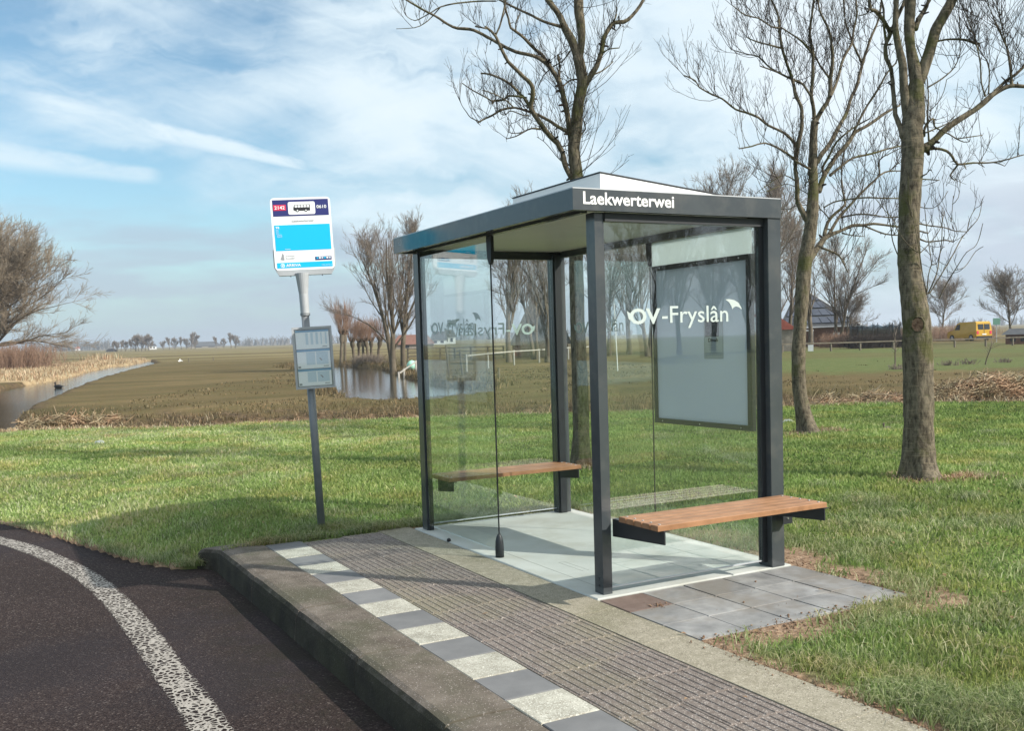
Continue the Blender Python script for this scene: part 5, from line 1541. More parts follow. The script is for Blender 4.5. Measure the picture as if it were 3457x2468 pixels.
# tall double stemmed tree left of the shelter
dbl = mk(102, H=8.6, trunk_h=1.5, spread=2.8, limbs=13, dense=1.15, up=0.10, r0=0.19, fine=4, multi=2, minr=0.006, spreadang=(0.3, 0.75), vase=True)
place_tree('poplar_tree', atd(872, 52), dbl, 'double stemmed bare tree on the pond bank just left of the shelter', rot=0.8, scale=0.93)
up1 = mk(103, H=9.3, trunk_h=1.6, spread=2.4, limbs=20, dense=1.2, up=0.10, r0=0.18, fine=3, minr=0.007, spreadang=(0.3, 0.65), vase=True)
up2 = mk(104, H=8.8, trunk_h=1.2, spread=2.6, limbs=13, dense=1.25, up=0.08, r0=0.15, fine=3, minr=0.007, multi=2, spreadang=(0.3, 0.8), vase=True)
place_tree('poplar_tree', atd(895, 53), up1, 'upright bare tree with dense brown twigs directly beside the left shelter post', rot=1.0, scale=0.86)
farT = [
    (1130, 62, up1, 1.02, 'first upright bare tree seen through the shelter, in front of the dark barn gable'),
    (1188, 66, up2, 0.98, 'bare tree growing across the dark barn roof, seen through the shelter'),
    (1216, 58, up1, 1.05, 'bare tree beside the back corner post, seen through the shelter'),
    (1352, 70, up2, 1.0, 'bare tree left of the big glass lettering, seen through the end wall'),
    (1398, 74, up1, 1.1, 'bare tree behind the letter O on the glass'),
    (1440, 66, up2, 1.05, 'bare tree behind the slim back post'),
    (1500, 80, up1, 1.25, 'bare tree behind the upper left corner of the poster panel'),
    (1545, 76, up2, 1.25, 'bare tree behind the middle of the poster panel'),
    (1590, 80, up1, 1.35, 'bare tree behind the notice on the poster panel'),
    (1640, 72, up2, 1.5, 'tall bare tree whose crown shows above the end of the shelter roof'),
    (1690, 78, up1, 1.5, 'tall bare tree hidden behind the right shelter post'),
    (1745, 76, up2, 1.12, 'bare tree between the right shelter post and the leaning ash'),
    (1800, 80, up1, 1.12, 'bare tree just behind the leaning ash trunk'),
    (1862, 84, up2, 1.05, 'rounded bare tree right of the leaning ash, in front of the farmhouse roof'),
]
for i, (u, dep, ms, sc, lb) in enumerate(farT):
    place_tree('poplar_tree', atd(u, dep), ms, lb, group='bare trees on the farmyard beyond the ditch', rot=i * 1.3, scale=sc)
small_t = mk(105, H=5.0, trunk_h=1.3, spread=2.9, limbs=18, dense=1.25, up=0.03, r0=0.12, fine=3, minr=0.008, spreadang=(0.5, 1.2))
place_tree('orchard_tree', atd(2247, 80), small_t, 'small wide crowned bare tree at the right edge above a little shed', rot=0.5, scale=1.0)
place_tree('orchard_tree', atd(1884, 84), small_t, 'small bare fruit tree in front of the brick farmhouse wall', rot=2.1, scale=0.78)
place_tree('orchard_tree', atd(2092, 110), small_t, 'distant bare tree partly hidden by the thick ash trunk', rot=4.0, scale=1.15)


# pollard willows
def willow(seed):
    rng = np.random.default_rng(seed); tb = Bulk(); cb = Bulk()
    P, R = grow(np.array([[0, 0, -0.2]]), np.array([[0.05, 0.02, 1.0]]), np.array([1.75]), np.array([0.11]), np.array([0.10]), 8, 0.05, 0.05, rng)
    R[0, -2:] = [0.19, 0.17]; R[0, 0] = 0.15; tb.tubes(P, R, 9)
    top = P[0, -1]
    for _ in range(5):
        a = rng.uniform(0, 6.28); Q, RQ = grow(top[None], np.array([[math.cos(a), math.sin(a), 0.9]]), np.array([0.35]), np.array([0.1]), np.array([0.1]), 3, 0.05, 0.1, rng); tb.tubes(Q, RQ, 6)
    n = 85
    a = rng.uniform(0, 6.28, n); sp_ = rng.uniform(0.05, 0.75, n)
    S = top + np.stack([np.cos(a) * 0.2, np.sin(a) * 0.2, rng.uniform(0, 0.25, n)], 1)
    D = np.stack([np.cos(a) * sp_, np.sin(a) * sp_, np.ones(n)], 1)
    P1, R1 = grow(S, D, rng.uniform(0.9, 1.9, n), np.full(n, 0.009), np.full(n, 0.005), 5, 0.05, 0.08, rng); cb.tubes(P1, R1, 3)
    S, D, _ = spawn(P1, R1, 4, 0.3, 0.95, (0.2, 0.5), rng, 0.3)
    P2, R2 = grow(S, D, rng.uniform(0.2, 0.6, len(S)), np.full(len(S), 0.006), np.full(len(S), 0.004), 3, 0.05, 0.1, rng); cb.tubes(P2, R2, 3)
    return tb.mesh('trunk', M['far_bark']), cb.mesh('shoots', M['willow_twig'])


wv_ = [willow(201), willow(202)]
names = ['leftmost pollard willow right of the timetable case', 'second pollard willow from the left, almost touching the first', 'third pollard willow from the left', 'fourth pollard willow from the left',
         'fifth pollard willow from the left, standing a little back', 'sixth pollard willow from the left', 'seventh pollard willow from the left, behind the sixth', 'rightmost pollard willow next to the double stemmed tree']
for i, (u, dep, sc, szz) in enumerate(((756, 72, 1.0, 1.35), (765, 73, 1.0, 1.35), (785, 76, 1.0, 1.0), (796, 78, 1.0, 1.0), (806, 84, 1.0, 1.0), (817, 78, 1.0, 1.02), (823, 84, 1.0, 0.98), (838, 76, 1.0, 1.05))):
    place_tree('pollard_willow', atd(u, dep), wv_[i % 2], names[i], 'tree', 'pollard willows by the pond', rot=i * 1.7, scale=sc, crown='shoots', sz=szz)

# row of trees out of frame at the right, mirrored in the end wall
for i in range(14):
    a = -38.5 - i * 1.9; r_ = 74 + (i * 7 % 4) * 9
    p = (CAM[0] + r_ * math.cos(math.radians(a)), 4.8 + r_ * math.sin(math.radians(a)))
    place_tree('poplar_tree', gz(p), (up2, up1)[i % 2], 'bare tree mirrored in the end wall of the shelter', group='roadside trees mirrored in the glass', rot=i * 0.9, scale=1.15 + 0.12 * (i % 3))


# thickets, hedges: many thin stems
def thicket(name, pts, width, height, n, mat, label, cat='hedge', group=None, lean=0.25, r=0.010, kind=None, seed=1):
    rng = np.random.default_rng(seed); pts = np.array(pts, float)
    seg = np.linalg.norm(np.diff(pts, axis=0), axis=1); cum = np.concatenate([[0], np.cumsum(seg)])
    s_ = rng.uniform(0, cum[-1], n); x = np.interp(s_, cum, pts[:, 0]); y = np.interp(s_, cum, pts[:, 1])
    x = x + rng.normal(0, width / 2, n); y = y + rng.normal(0, width / 2, n)
    z = terrain(x, y) - 0.05
    D = np.stack([rng.normal(0, lean, n), rng.normal(0, lean, n), np.ones(n)], 1)
    L_ = height * rng.uniform(0.5, 1.1, n)
    P, R = grow(np.stack([x, y, z], 1), D, L_, np.full(n, r), np.full(n, r * 0.5), 4, 0.10, 0.03, rng)
    b = Bulk(); b.tubes(P, R, 3)
    S, D2, _ = spawn(P, R, 3, 0.3, 1.0, (0.2, 0.8), rng, 0.2)
    P2, R2 = grow(S, D2, rng.uniform(0.15, 0.4, len(S)) * height, np.full(len(S), r * 0.7), np.full(len(S), r * 0.4), 3, 0.1, 0.05, rng); b.tubes(P2, R2, 3)
    o = link(name, b.mesh(name, M[mat], False)); tag(o, label, cat, group, kind); return o


g2 = lambda u, dep: atd(u, dep)[:2]
thicket('bush', [g2(-60, 78), g2(0, 78), g2(45, 79), g2(84, 80)], 2.0, 1.9, 1800, 'willow_twig', 'reddish brown twiggy thicket at the left edge under the round tree', 'bush', seed=2)
thicket('hedge', [g2(1900, 92), g2(2050, 96), g2(2130, 100), g2(2190, 110)], 1.6, 1.5, 1800, 'willow_twig', 'russet hedge row behind the yellow van and the ash trunk', seed=3, r=0.014)
thicket('hedge', [g2(1835, 80), g2(1905, 80)], 0.8, 1.1, 700, 'willow_twig', 'brown bushes along the foot of the brick farmhouse', 'bush', seed=4, r=0.014)
thicket('bush', [g2(800, 68), g2(832, 68)], 1.0, 0.7, 500, 'far_twig', 'dark low bramble mound at the water edge among the pollard willows', 'bush', seed=5, r=0.013, lean=0.7)
thicket('bush', [g2(1180, 76), g2(1225, 74)], 1.4, 1.2, 600, 'far_twig', 'grey shrubbery at the foot of the dark barn', 'bush', seed=6, r=0.014, lean=0.5)


# ------------------------------------------------------------------ buildings
def frame_at(u, dep, v=760, yaw_off=0.0):
    """origin on the ground plus right/forward unit vectors facing the viewer"""
    o = Vector(atd(u, dep, v)); f = Vector((o.x - CAM[0], o.y - CAM[1], 0)).normalized()
    f.rotate(Matrix.Rotation(yaw_off, 3, 'Z')); r = Vector((f.y, -f.x, 0)); return o, r, f


def lbox(o, r, f, x0, x1, y0, y1, z0, z1):
    c_ = [(x0, y0), (x1, y0), (x1, y1), (x0, y1)]
    return MB().hull([tuple(o + r * a + f * b + Vector((0, 0, z0))) for a, b in c_], [tuple(o + r * a + f * b + Vector((0, 0, z1))) for a, b in c_])


M['brick'] = pmat('brown_brick', (0.15, 0.075, 0.05), (0.22, 0.12, 0.08), 6, 0.9)
M['roof_dark'] = pmat('roof_slate', (0.055, 0.060, 0.066), (0.085, 0.090, 0.095), 2, 0.6)
M['solar'] = pmat('solar_cells', (0.06, 0.07, 0.095), (0.10, 0.115, 0.15), 1, 0.25)
M['shed_wood'] = pmat('weathered_wood', (0.22, 0.19, 0.155), (0.33, 0.29, 0.24), 3, 0.9)
M['rail'] = pmat('rail_wood', (0.30, 0.29, 0.26), (0.42, 0.40, 0.36), 3, 0.9)
M['rail_dark'] = pmat('dark_rail_wood', (0.11, 0.095, 0.07), (0.17, 0.15, 0.11), 3, 0.9)
M['thatch'] = pmat('old_thatch', (0.050, 0.052, 0.044), (0.085, 0.085, 0.070), 2, 0.95, 0.05, 6)
M['redroof'] = pmat('red_tile_roof', (0.26, 0.06, 0.04), (0.36, 0.10, 0.07), 3, 0.8)
M['rust'] = pmat('rust_roof', (0.15, 0.07, 0.05), (0.20, 0.10, 0.07), 3, 0.9)
M['window'] = pmat('window_glass', (0.03, 0.035, 0.04), None, 3, 0.1)
M['van_yellow'] = pmat('yellow_paint', (0.50, 0.29, 0.02), (0.56, 0.33, 0.025), 2, 0.3)
M['mint'] = pmat('mint_plastic', (0.34, 0.66, 0.50), (0.42, 0.74, 0.58), 2, 0.4)

# farmhouse with hipped roof and solar panels
o, r, f = frame_at(1830, 88)
W = 88 / 2191.0
hx0, hx1 = (1742 - 1830) * W, (1903 - 1830) * W
FH = empty('farmhouse', o, 'brown brick farmhouse with a hipped dark roof covered in solar panels, right of the shelter', 'house')
eave = 1.75; peak = 5.1; dpt = 7.0
for s_ in (lbox(o, r, f, hx0, hx1, 0, dpt, -0.3, eave),): s_.build('wall', M['brick'], FH)
px_ = (1795 - 1830) * W
apex = o + r * (px_) + f * 3.4 + Vector((0, 0, peak)); apex2 = apex + r * -1.0
e0 = [o + r * (hx0 - 0.35) + f * -0.35, o + r * (hx1 + 0.35) + f * -0.35, o + r * (hx1 + 0.35) + f * (dpt + 0.35), o + r * (hx0 - 0.35) + f * (dpt + 0.35)]
e0 = [p + Vector((0, 0, eave)) for p in e0]
rf = MB().add([tuple(p) for p in e0 + [apex2, apex]], [(0, 1, 5, 4), (1, 2, 5), (2, 3, 4, 5), (3, 0, 4), (3, 2, 1, 0)]).build('roof', M['roof_dark'], FH)
MB().cyl(e0[1] + Vector((0, 0, .03)), apex + Vector((0, 0, .03)), 0.07, n=6).build('ridge_tiles', M['white_paint'], rf)
MB().cyl(e0[0] + Vector((0, 0, .0)), e0[1] + Vector((0, 0, .0)), 0.06, n=6).build('gutter', M['galv'], rf)
A_, B_, C_, D_ = e0[0], e0[1], apex, apex2
for row in range(4):
    f0 = 0.10 + row * 0.21; f1 = f0 + 0.16
    L0 = A_.lerp(D_, f0); R0 = B_.lerp(C_, f0); L1 = A_.lerp(D_, f1); R1 = B_.lerp(C_, f1)
    nc = 7 - row
    for k in range(nc):
        a = 0.05 + 0.88 * k / nc; b = 0.05 + 0.88 * (k + 1) / nc - 0.012
        q_ = [L0.lerp(R0, a), L0.lerp(R0, b), L1.lerp(R1, b), L1.lerp(R1, a)]
        nn = (q_[1] - q_[0]).cross(q_[3] - q_[0]).normalized()
        if nn.z < 0: nn = -nn
        MB().hull([tuple(p + nn * 0.05) for p in q_], [tuple(p + nn * 0.09) for p in q_]).build('solar_panel', M['solar'], rf)
wn = lbox(o, r, f, (1850 - 1830) * W, (1872 - 1830) * W, -0.03, 0.04, 0.95, 1.25).build('window', M['white_paint'], FH)
for k in range(4): lbox(o, r, f, (1850.6 - 1830 + k * 5.3) * W, (1855.2 - 1830 + k * 5.3) * W, -0.05, -0.031, 0.78, 0.94).build('window_pane', M['window'], wn)
po = lbox(o, r, f, (1755 - 1830) * W, (1809 - 1830) * W, -1.9, -0.4, 1.42, 1.55).build('porch_roof', M['white_paint'], FH)
for u_ in (1757, 1807): lbox(o, r, f, (u_ - 1830) * W - 0.06, (u_ - 1830) * W + 0.06, -1.85, -1.73, -0.1, 1.4195).build('porch_post', M['white_paint'], po)
# wooden shed beside the shelter post
o, r, f = frame_at(1742, 70); W = 70 / 2191.0
SHD = empty('garden_shed', o, 'weathered plank shed with a red roof edge between the shelter post and the leaning ash', 'shed')
for k in range(9): lbox(o, r, f, -0.85 + k * 0.19, -0.85 + k * 0.19 + 0.182, 0.0 - 0.01 * (k % 2), 0.03, -0.2, 1.55 + 0.0).build('plank', M['shed_wood'], SHD)
lbox(o, r, f, -0.85, 0.86, 0.04, 2.2, -0.2, 1.55).build('wall', M['shed_wood'], SHD)
MB().hull([tuple(o + r * a + f * b + Vector((0, 0, z))) for a, b, z in ((-1.0, -0.15, 1.56), (0.95, -0.15, 1.56), (0.95, 2.3, 1.56), (-1.0, 2.3, 1.56))],
          [tuple(o + r * a + f * b + Vector((0, 0, z))) for a, b, z in ((-2.2, -0.15, 2.75), (-0.6, -0.15, 2.7), (-0.6, 2.3, 2.7), (-2.2, 2.3, 2.75))]).build('roof', M['redroof'], SHD)
tag(lbox(*frame_at(1801, 68), -0.18, 0.18, 0, 0.4, -0.02, 0.45).build('storage_box', M['white_paint']), 'small white box on the grass behind the leaning ash trunk', 'box')

# dark thatched barn seen through the shelter
o, r, f = frame_at(1185, 84); W = 84 / 2191.0
BN = empty('barn', o, 'dark thatched barn with a steep pyramid roof, seen through the shelter glass', 'barn')
bx0, bx1 = (1138 - 1185) * W, (1262 - 1185) * W
lbox(o, r, f, bx0, bx1, 0, 7, -0.3, 1.0).build('wall', M['brick'], BN)
e0 = [o + r * a + f * b + Vector((0, 0, 0.9)) for a, b in ((bx0 - 0.3, -0.3), (bx1 + 0.3, -0.3), (bx1 + 0.3, 7.3), (bx0 - 0.3, 7.3))]
ap1 = o + r * ((1192 - 1185) * W) + f * 3 + Vector((0, 0, 5.5)); ap2 = o + r * ((1228 - 1185) * W) + f * 3 + Vector((0, 0, 5.5))
rf = MB().add([tuple(p) for p in e0 + [ap1, ap2]], [(0, 1, 5, 4), (1, 2, 5), (2, 3, 4, 5), (3, 0, 4), (3, 2, 1, 0)]).build('roof', M['thatch'], BN)
MB().box(ap1.x - .2, ap1.x + .2, ap1.y - .2, ap1.y + .2, ap1.z - 0.3, ap1.z + 0.5).build('chimney', M['white_paint'], rf)
wn = lbox(o, r, f, (1205 - 1185) * W, (1212 - 1185) * W, -0.05, 0.05, 0.3, 0.85).build('window', M['white_paint'], BN)
lbox(o, r, f, (1206 - 1185) * W, (1211 - 1185) * W, -0.08, -0.051, 0.36, 0.8).build('window_pane', M['window'], wn)


def little_house(u, dep, w, h, rh, label, wallm, roofm, name='house', cat='house', d_=6):
    o, r, f = frame_at(u, dep)
    e = empty(name, o, label, cat)
    lbox(o, r, f, -w / 2, w / 2, 0, d_, -0.5, h).build('wall', M[wallm], e)
    P = [o + r * a + f * b + Vector((0, 0, z)) for a, b, z in ((-w / 2 - .3, -.3, h), (w / 2 + .3, -.3, h), (w / 2 + .3, d_ + .3, h), (-w / 2 - .3, d_ + .3, h), (-w / 2 + w * 0.15, d_ / 2, h + rh), (w / 2 - w * 0.15, d_ / 2, h + rh))]
    rf = MB().add([tuple(p) for p in P], [(0, 1, 5, 4), (1, 2, 5), (2, 3, 4, 5), (3, 0, 4), (3, 2, 1, 0)]).build('roof', M[roofm], e)
    a = lbox(o, r, f, -w * 0.3, -w * 0.1, -0.06, -0.01, h * 0.3, h * 0.8).build('window', M['window'], e)
    a = lbox(o, r, f, w * 0.1, w * 0.3, -0.06, -0.01, h * 0.3, h * 0.8).build('window', M['window'], e)
    return e


little_house(975, 300, 5, 1.4, 2.6, 'far white farmhouse seen through the left glass pane of the shelter', 'white_paint', 'roof_dark')
little_house(998, 310, 4, 2.2, 2.2, 'second far white house right beside the first, seen through the left pane', 'white_paint', 'thatch')
little_house(338, 640, 5, 2.0, 1.8, 'tiny white house on the horizon right of the left tree clump', 'white_paint', 'roof_dark')
little_house(455, 700, 22, 1.2, 3.2, 'long grey farm barn on the horizon among trees', 'shed_wood', 'roof_dark', 'barn', 'barn')
little_house(175, 1000, 7, 2.0, 2.0, 'red roofed house on the left horizon', 'white_paint', 'redroof')
little_house(118, 1000, 6, 2.0, 1.8, 'small white house on the left horizon beside the thicket', 'white_paint', 'roof_dark')
little_house(918, 170, 7, 0.8, 1.7, 'low rust roofed barn just left of the front shelter post', 'shed_wood', 'rust', 'barn', 'barn')
little_house(2262, 74, 1.7, 0.75, 0.45, 'small brick hutch under the orchard tree at the right edge', 'brick', 'roof_dark', 'hutch', 'hutch', 1.4)
o, r, f = frame_at(247, 420)
tag(MB().hull([tuple(o + r * a + f * b) for a, b in ((-2.6, 0), (2.6, 0), (2.6, 2), (-2.6, 2))], [tuple(o + r * a + f * b + Vector((0, 0, 1.3))) for a, b in ((-1.4, 0.2), (1.2, 0.2), (1.2, 1.8), (-1.4, 1.8))]).build('silage_heap', M['black']), 'low black silage heap on the horizon left of the tree clump', 'heap')

# trampoline with safety net
o, r, f = frame_at(1945, 76); W = 76 / 2191.0
TR = empty('trampoline', o, 'large trampoline with dark safety net on poles behind the hedge', 'trampoline')
M['net'] = glassmat('net_mesh', (0.35, 0.40, 0.42), 0.1)
R_ = 1.95; cpos = o + f * 2.0
n = 10
ringp = [cpos + Vector((R_ * math.cos(6.2832 * i / n), R_ * math.sin(6.2832 * i / n), 0)) for i in range(n)]
MB().hull([tuple(p + Vector((0, 0, 0.75))) for p in ringp], [tuple(p + Vector((0, 0, 0.85))) for p in ringp]).build('jumping_mat', M['black'], TR)
for i in range(n):
    MB().cyl(ringp[i], ringp[i] + Vector((0, 0, 1.9)), 0.03, n=6).build('pole', M['black'], TR)
    a = ringp[i]; b = ringp[(i + 1) % n]; vs = []
    for k in range(7):
        p = a.lerp(b, k / 6); sag = 0.20 * math.sin(math.pi * k / 6)
        vs += [tuple(p + Vector((0, 0, 0.86))), tuple(p + Vector((0, 0, 1.8 - sag)))]
    MB().add(vs, [(2 * k, 2 * k + 2, 2 * k + 3, 2 * k + 1) for k in range(6)]).build('safety_net', M['net'], TR)
# low dark hedge
thicket('hedge', [g2(1893, 72), g2(1950, 73), g2(2010, 74)], 0.5, 0.95, 1400, 'twig', 'low dark clipped hedge in front of the trampoline', seed=9, r=0.016, lean=0.3)


# rail fences
def fence(name, pts, rails, ph, label, mat, pw=0.05, group=None, rw=0.05, posts_every=1):
    e = empty(name, pts[0], label, 'fence', group)
    for i in range(len(pts)):
        p = Vector(pts[i])
        MB().box(p.x - pw, p.x + pw, p.y - pw, p.y + pw, p.z - 0.2, p.z + ph).build('post', M[mat], e)
        if i + 1 < len(pts):
            q_ = Vector(pts[i + 1]); d = (q_ - p).normalized(); s_ = Vector((-d.y, d.x, 0)) * 0.02 + Vector((0, 0, 0))
            off = Vector((-d.y, d.x, 0)) * -(pw + 0.022)
            for rz in rails:
                b = [p + off - s_ + Vector((0, 0, rz - rw)), q_ + off - s_ + Vector((0, 0, rz - rw)), q_ + off + s_ + Vector((0, 0, rz - rw)), p + off + s_ + Vector((0, 0, rz - rw))]
                MB().hull([tuple(x) for x in b], [tuple(x + Vector((0, 0, 2 * rw))) for x in b]).build('rail', M[mat], e)
    return e


fence('rail_fence', [atd(u, 66 + (u - 1740) * 0.008) for u in (1700, 1738, 1780, 1846, 1911, 1985, 2050, 2121, 2190, 2250, 2300)], (0.58,), 0.62, 'long low grey rail fence along the farm drive on the right', 'rail_dark', rw=0.04)
fence('rail_fence', [atd(u, d_) for u, d_ in ((1035, 46), (1083, 50), (1141, 54), (1197, 58), (1262, 63), (1330, 68))], (0.78,), 0.85, 'pale single rail fence rising to the right, seen through the shelter', 'rail', rw=0.032, pw=0.035)
fence('rail_fence', [atd(u, 74) for u in (905, 940, 977, 1009, 1045, 1083, 1118)], (0.35, 0.62, 0.9), 0.95, 'dark three rail paddock fence behind the left shelter pane', 'rail_dark', rw=0.04)
fence('rail_fence', [atd(883, 46), atd(895, 46.5), atd(922, 47)], (0.55,), 0.60, 'short pale rail fence on the pond bank by the mint tank', 'rail', rw=0.035, pw=0.04)
for i, (u, v0, v1, dep, lb) in enumerate(((996, 752, 817, 44, 'tall thin leaning stake left of its twin, seen through the left pane'), (1027, 765, 828, 40, 'tall thin leaning stake nearest the pond, seen through the left pane'),
                                          (1106, 806, 831, 38, 'short dark post in the meadow beside the slim shelter post'), (417, 787, 797, 95, 'first of two small dark posts far out in the field'), (472, 787, 796, 100, 'second small dark post far out in the field'))):
    b = Vector(atd(u, dep)); h_ = (v1 - v0) / 2191.0 * dep
    tag(MB().cyl(b - Vector((0, 0, 0.2)), b + Vector((-0.10 if i < 2 else 0, 0.05 if i < 2 else 0, h_)), 0.045, n=6).build('post', M['rail_dark']), lb, 'post')
b = Vector(atd(1371, 42)); tag(MB().cyl(b, b + Vector((-0.1, 0.02, 2.9)), 0.022, n=8).build('white_pole', M['white_paint']), 'thin white pole in the meadow left of the lettering, seen through the glass', 'pole')
b = Vector(atd(913, 50)); me_ = MB().lathe(b, [(0.02, 0.0), (0.16, 0.05), (0.24, 0.18), (0.26, 0.28), (0.23, 0.40), (0.15, 0.50), (0.03, 0.55)], 16)
tag(me_.build('tank', M['mint'], smooth=True), 'round mint green plastic tank beside the front shelter post', 'tank')
for sx_ in (0.0,): pass
# saplings with stakes and low tufts on the meadow
for i, (u, dep, h_, lb) in enumerate(((1988, 36, 1.35, 'staked sapling just left of the thick ash trunk'), (2188, 38, 0.9, 'dark leaning sapling below the yellow van'))):
    o_ = Vector(atd(u, dep)); e = empty('sapling', o_, lb, 'sapling', 'saplings on the meadow')
    tb_ = Bulk(); rng = np.random.default_rng(60 + i)
    P, R = grow(np.array([list(o_ - Vector((0, 0, .1)))]), np.array([[0.12 if i else 0.0, -0.05, 1.0]]), np.array([h_]), np.array([0.035]), np.array([0.012]), 6, 0.05, 0.03, rng); tb_.tubes(P, R, 6)
    link('trunk', tb_.mesh('trunk', M['far_bark']), e)
    S, D, _ = spawn(P, R, 16, 0.5, 1.0, (0.3, 1.0), rng, 0.2); cb_ = Bulk(); P2, R2 = grow(S, D, rng.uniform(0.15, 0.45, len(S)), np.full(len(S), 0.009), np.full(len(S), 0.005), 4, 0.15, 0.05, rng); cb_.tubes(P2, R2, 3)
    link('crown', cb_.mesh('crown', M['far_twig']), e)
for i, (u, dep, lb) in enumerate(((2098, 38, 'small dark tussock right of the thick ash trunk'), (2140, 39, 'larger dark tussock below the yellow van'), (2220, 40, 'spiky dark tussock towards the right edge'), (1985, 35.5, 'dark tussock at the foot of the staked sapling'))):
    p = g2(u, dep); thicket('tussock', [p, (p[0] + 0.4, p[1] - 0.2)], 0.22, 0.26, 45, 'far_twig', lb, 'tussock', seed=70 + i, r=0.012, lean=0.6, group='dark tussocks on the meadow')

# ------------------------------------------------------------------ yellow van
o, r, f = frame_at(2153, 94, 765)
VN = empty('van', o, 'yellow delivery van with two dark rear windows parked on the drive at the right', 'van')
ang = math.radians(205 + 0)      # heading: away to the left
fx = (-r * 0.62 + f * 0.78).normalized(); fy = Vector((-fx.y, fx.x, 0))


def vbox(x0, x1, y0, y1, z0, z1, name, mat, par, taper=None):
    c_ = [(x0, y0), (x1, y0), (x1, y1), (x0, y1)]
    b = [tuple(o + fx * a + fy * b_ + Vector((0, 0, z0))) for a, b_ in c_]
    c2 = taper or c_
    return MB().hull(b, [tuple(o + fx * a + fy * b_ + Vector((0, 0, z1))) for a, b_ in c2]).build(name, M[mat], par)


prof = [(-2.0, 0.28), (1.95, 0.28), (2.05, 0.55), (1.98, 0.85), (1.25, 1.02), (0.72, 1.62), (0.35, 1.76), (-1.75, 1.80), (-1.93, 1.70), (-2.04, 0.95), (-2.05, 0.45)]
side = lambda y, ins=0.0: [tuple(o + fx * a + fy * (y * (1 - (0.10 if z > 1.0 else 0.0))) + Vector((0, 0, z))) for a, z in prof]
body = MB().hull(side(-0.85), side(0.85)).build('body', M['van_yellow'], VN)
for sgn in (-1, 1):
    for wx_ in (-1.35, 1.30):
        c1 = o + fx * wx_ + fy * sgn * 0.72 + Vector((0, 0, 0.30)); c2_ = o + fx * wx_ + fy * sgn * 0.88 + Vector((0, 0, 0.30))
        wh = MB().cyl(c1, c2_, 0.30, n=18).build('wheel', M['black'], VN)
        MB().cyl(c2_, c2_ + fy * sgn * 0.012, 0.17, n=14).build('rim', M['galv'], wh)
    MB().hull([tuple(o + fx * a + fy * sgn * (0.858 if z < 1.05 else 0.80) + Vector((0, 0, z))) for a, z in ((0.30, 1.05), (1.02, 1.05), (0.66, 1.52), (0.30, 1.60))],
              [tuple(o + fx * a + fy * sgn * (0.845 if z < 1.05 else 0.76) + Vector((0, 0, z))) for a, z in ((0.30, 1.05), (1.02, 1.05), (0.66, 1.52), (0.30, 1.60))]).build('side_window', M['window'], VN)
    vbox(-2.07, -2.0, sgn * 0.60, sgn * 0.80, 0.62, 0.92, 'rear_light', 'sign_red', VN)
    y0_, y1_ = (0.06, 0.62) if sgn > 0 else (-0.62, -0.06)
    MB().hull([tuple(o + fx * (-2.065 + (z - 0.95) * 0.12) + fy * y + Vector((0, 0, z))) for y, z in ((y0_, 1.05), (y1_, 1.05), (y1_, 1.55), (y0_, 1.55))],
              [tuple(o + fx * (-2.035 + (z - 0.95) * 0.12) + fy * y + Vector((0, 0, z))) for y, z in ((y0_, 1.05), (y1_, 1.05), (y1_, 1.55), (y0_, 1.55))]).build('rear_window', M['window'], VN)
vbox(-2.12, -1.98, -0.80, 0.80, 0.26, 0.44, 'bumper', 'black', VN)
vbox(-2.068, -2.04, -0.008, 0.008, 0.5, 1.6, 'door_gap', 'black', VN)
vbox(-2.075, -2.04, -0.22, 0.22, 0.55, 0.66, 'number_plate', 'white_paint', VN)
# little green sign on a post by the van
o, r, f = frame_at(2214, 84)
GS = empty('small_sign', o, 'small pale green sign on a post between the van and the orchard tree', 'sign')
MB().cyl(o, o + Vector((0, 0, 2.0)), 0.03, n=6).build('post', M['galv'], GS)
lbox(o, r, f, -0.28, 0.28, -0.04, -0.01, 1.5, 2.05).build('sign_panel', M['mint'], GS)

# ------------------------------------------------------------------ horizon
hz1 = mk(301, H=9.0, trunk_h=1.8, spread=3.6, limbs=14, dense=1.0, up=0.15, r0=0.3, fine=2, minr=0.05, spreadang=(0.3, 0.8))
hz2 = mk(302, H=7.0, trunk_h=0.8, spread=4.4, limbs=16, dense=1.0, up=0.05, r0=0.3, fine=2, minr=0.06, spreadang=(0.5, 1.1))
hor = [(252, 420, 0.6), (258, 400, 0.8), (268, 420, 0.8), (278, 410, 0.75), (290, 430, 0.85), (301, 400, 1.15), (307, 410, 1.1), (314, 400, 1.2), (322, 410, 1.15), (330, 400, 1.1),
       (362, 480, 0.8), (376, 470, 1.0), (388, 480, 1.05), (402, 480, 1.0), (413, 470, 0.95), (424, 470, 1.35), (433, 480, 1.25), (480, 500, 1.0), (497, 500, 0.9), (513, 470, 1.2), (522, 480, 1.15)]
ORD = 'first second third fourth fifth sixth seventh eighth ninth tenth eleventh'.split()
for i, (u, dep, sc) in enumerate(hor):
    side_ = 'left' if i < 10 else 'right'
    place_tree('distant_tree', atd(u, dep), (hz1, hz2)[(i + (i > 9)) % 2], '%s distant tree from the left in the %s clump on the horizon' % (ORD[i if i < 10 else i - 10], side_), group='%s clump of distant trees' % side_, rot=i, scale=sc * 0.62)
rng = np.random.default_rng(5)
bl = Bulk()
n = 420
uu_ = np.concatenate([rng.uniform(60, 245, 150), rng.uniform(530, 900, 110), rng.uniform(900, 1400, 80), rng.uniform(1740, 2275, 80)])
S = []
for u in uu_:
    dep = rng.uniform(900, 1300); d = ray(u, 700); p = CAM + d * dep; S.append([p[0], p[1], float(slope(p[0], p[1])) - 2.5])
S = np.array(S)
D = np.stack([rng.normal(0, .12, n), rng.normal(0, .12, n), np.ones(n)], 1)
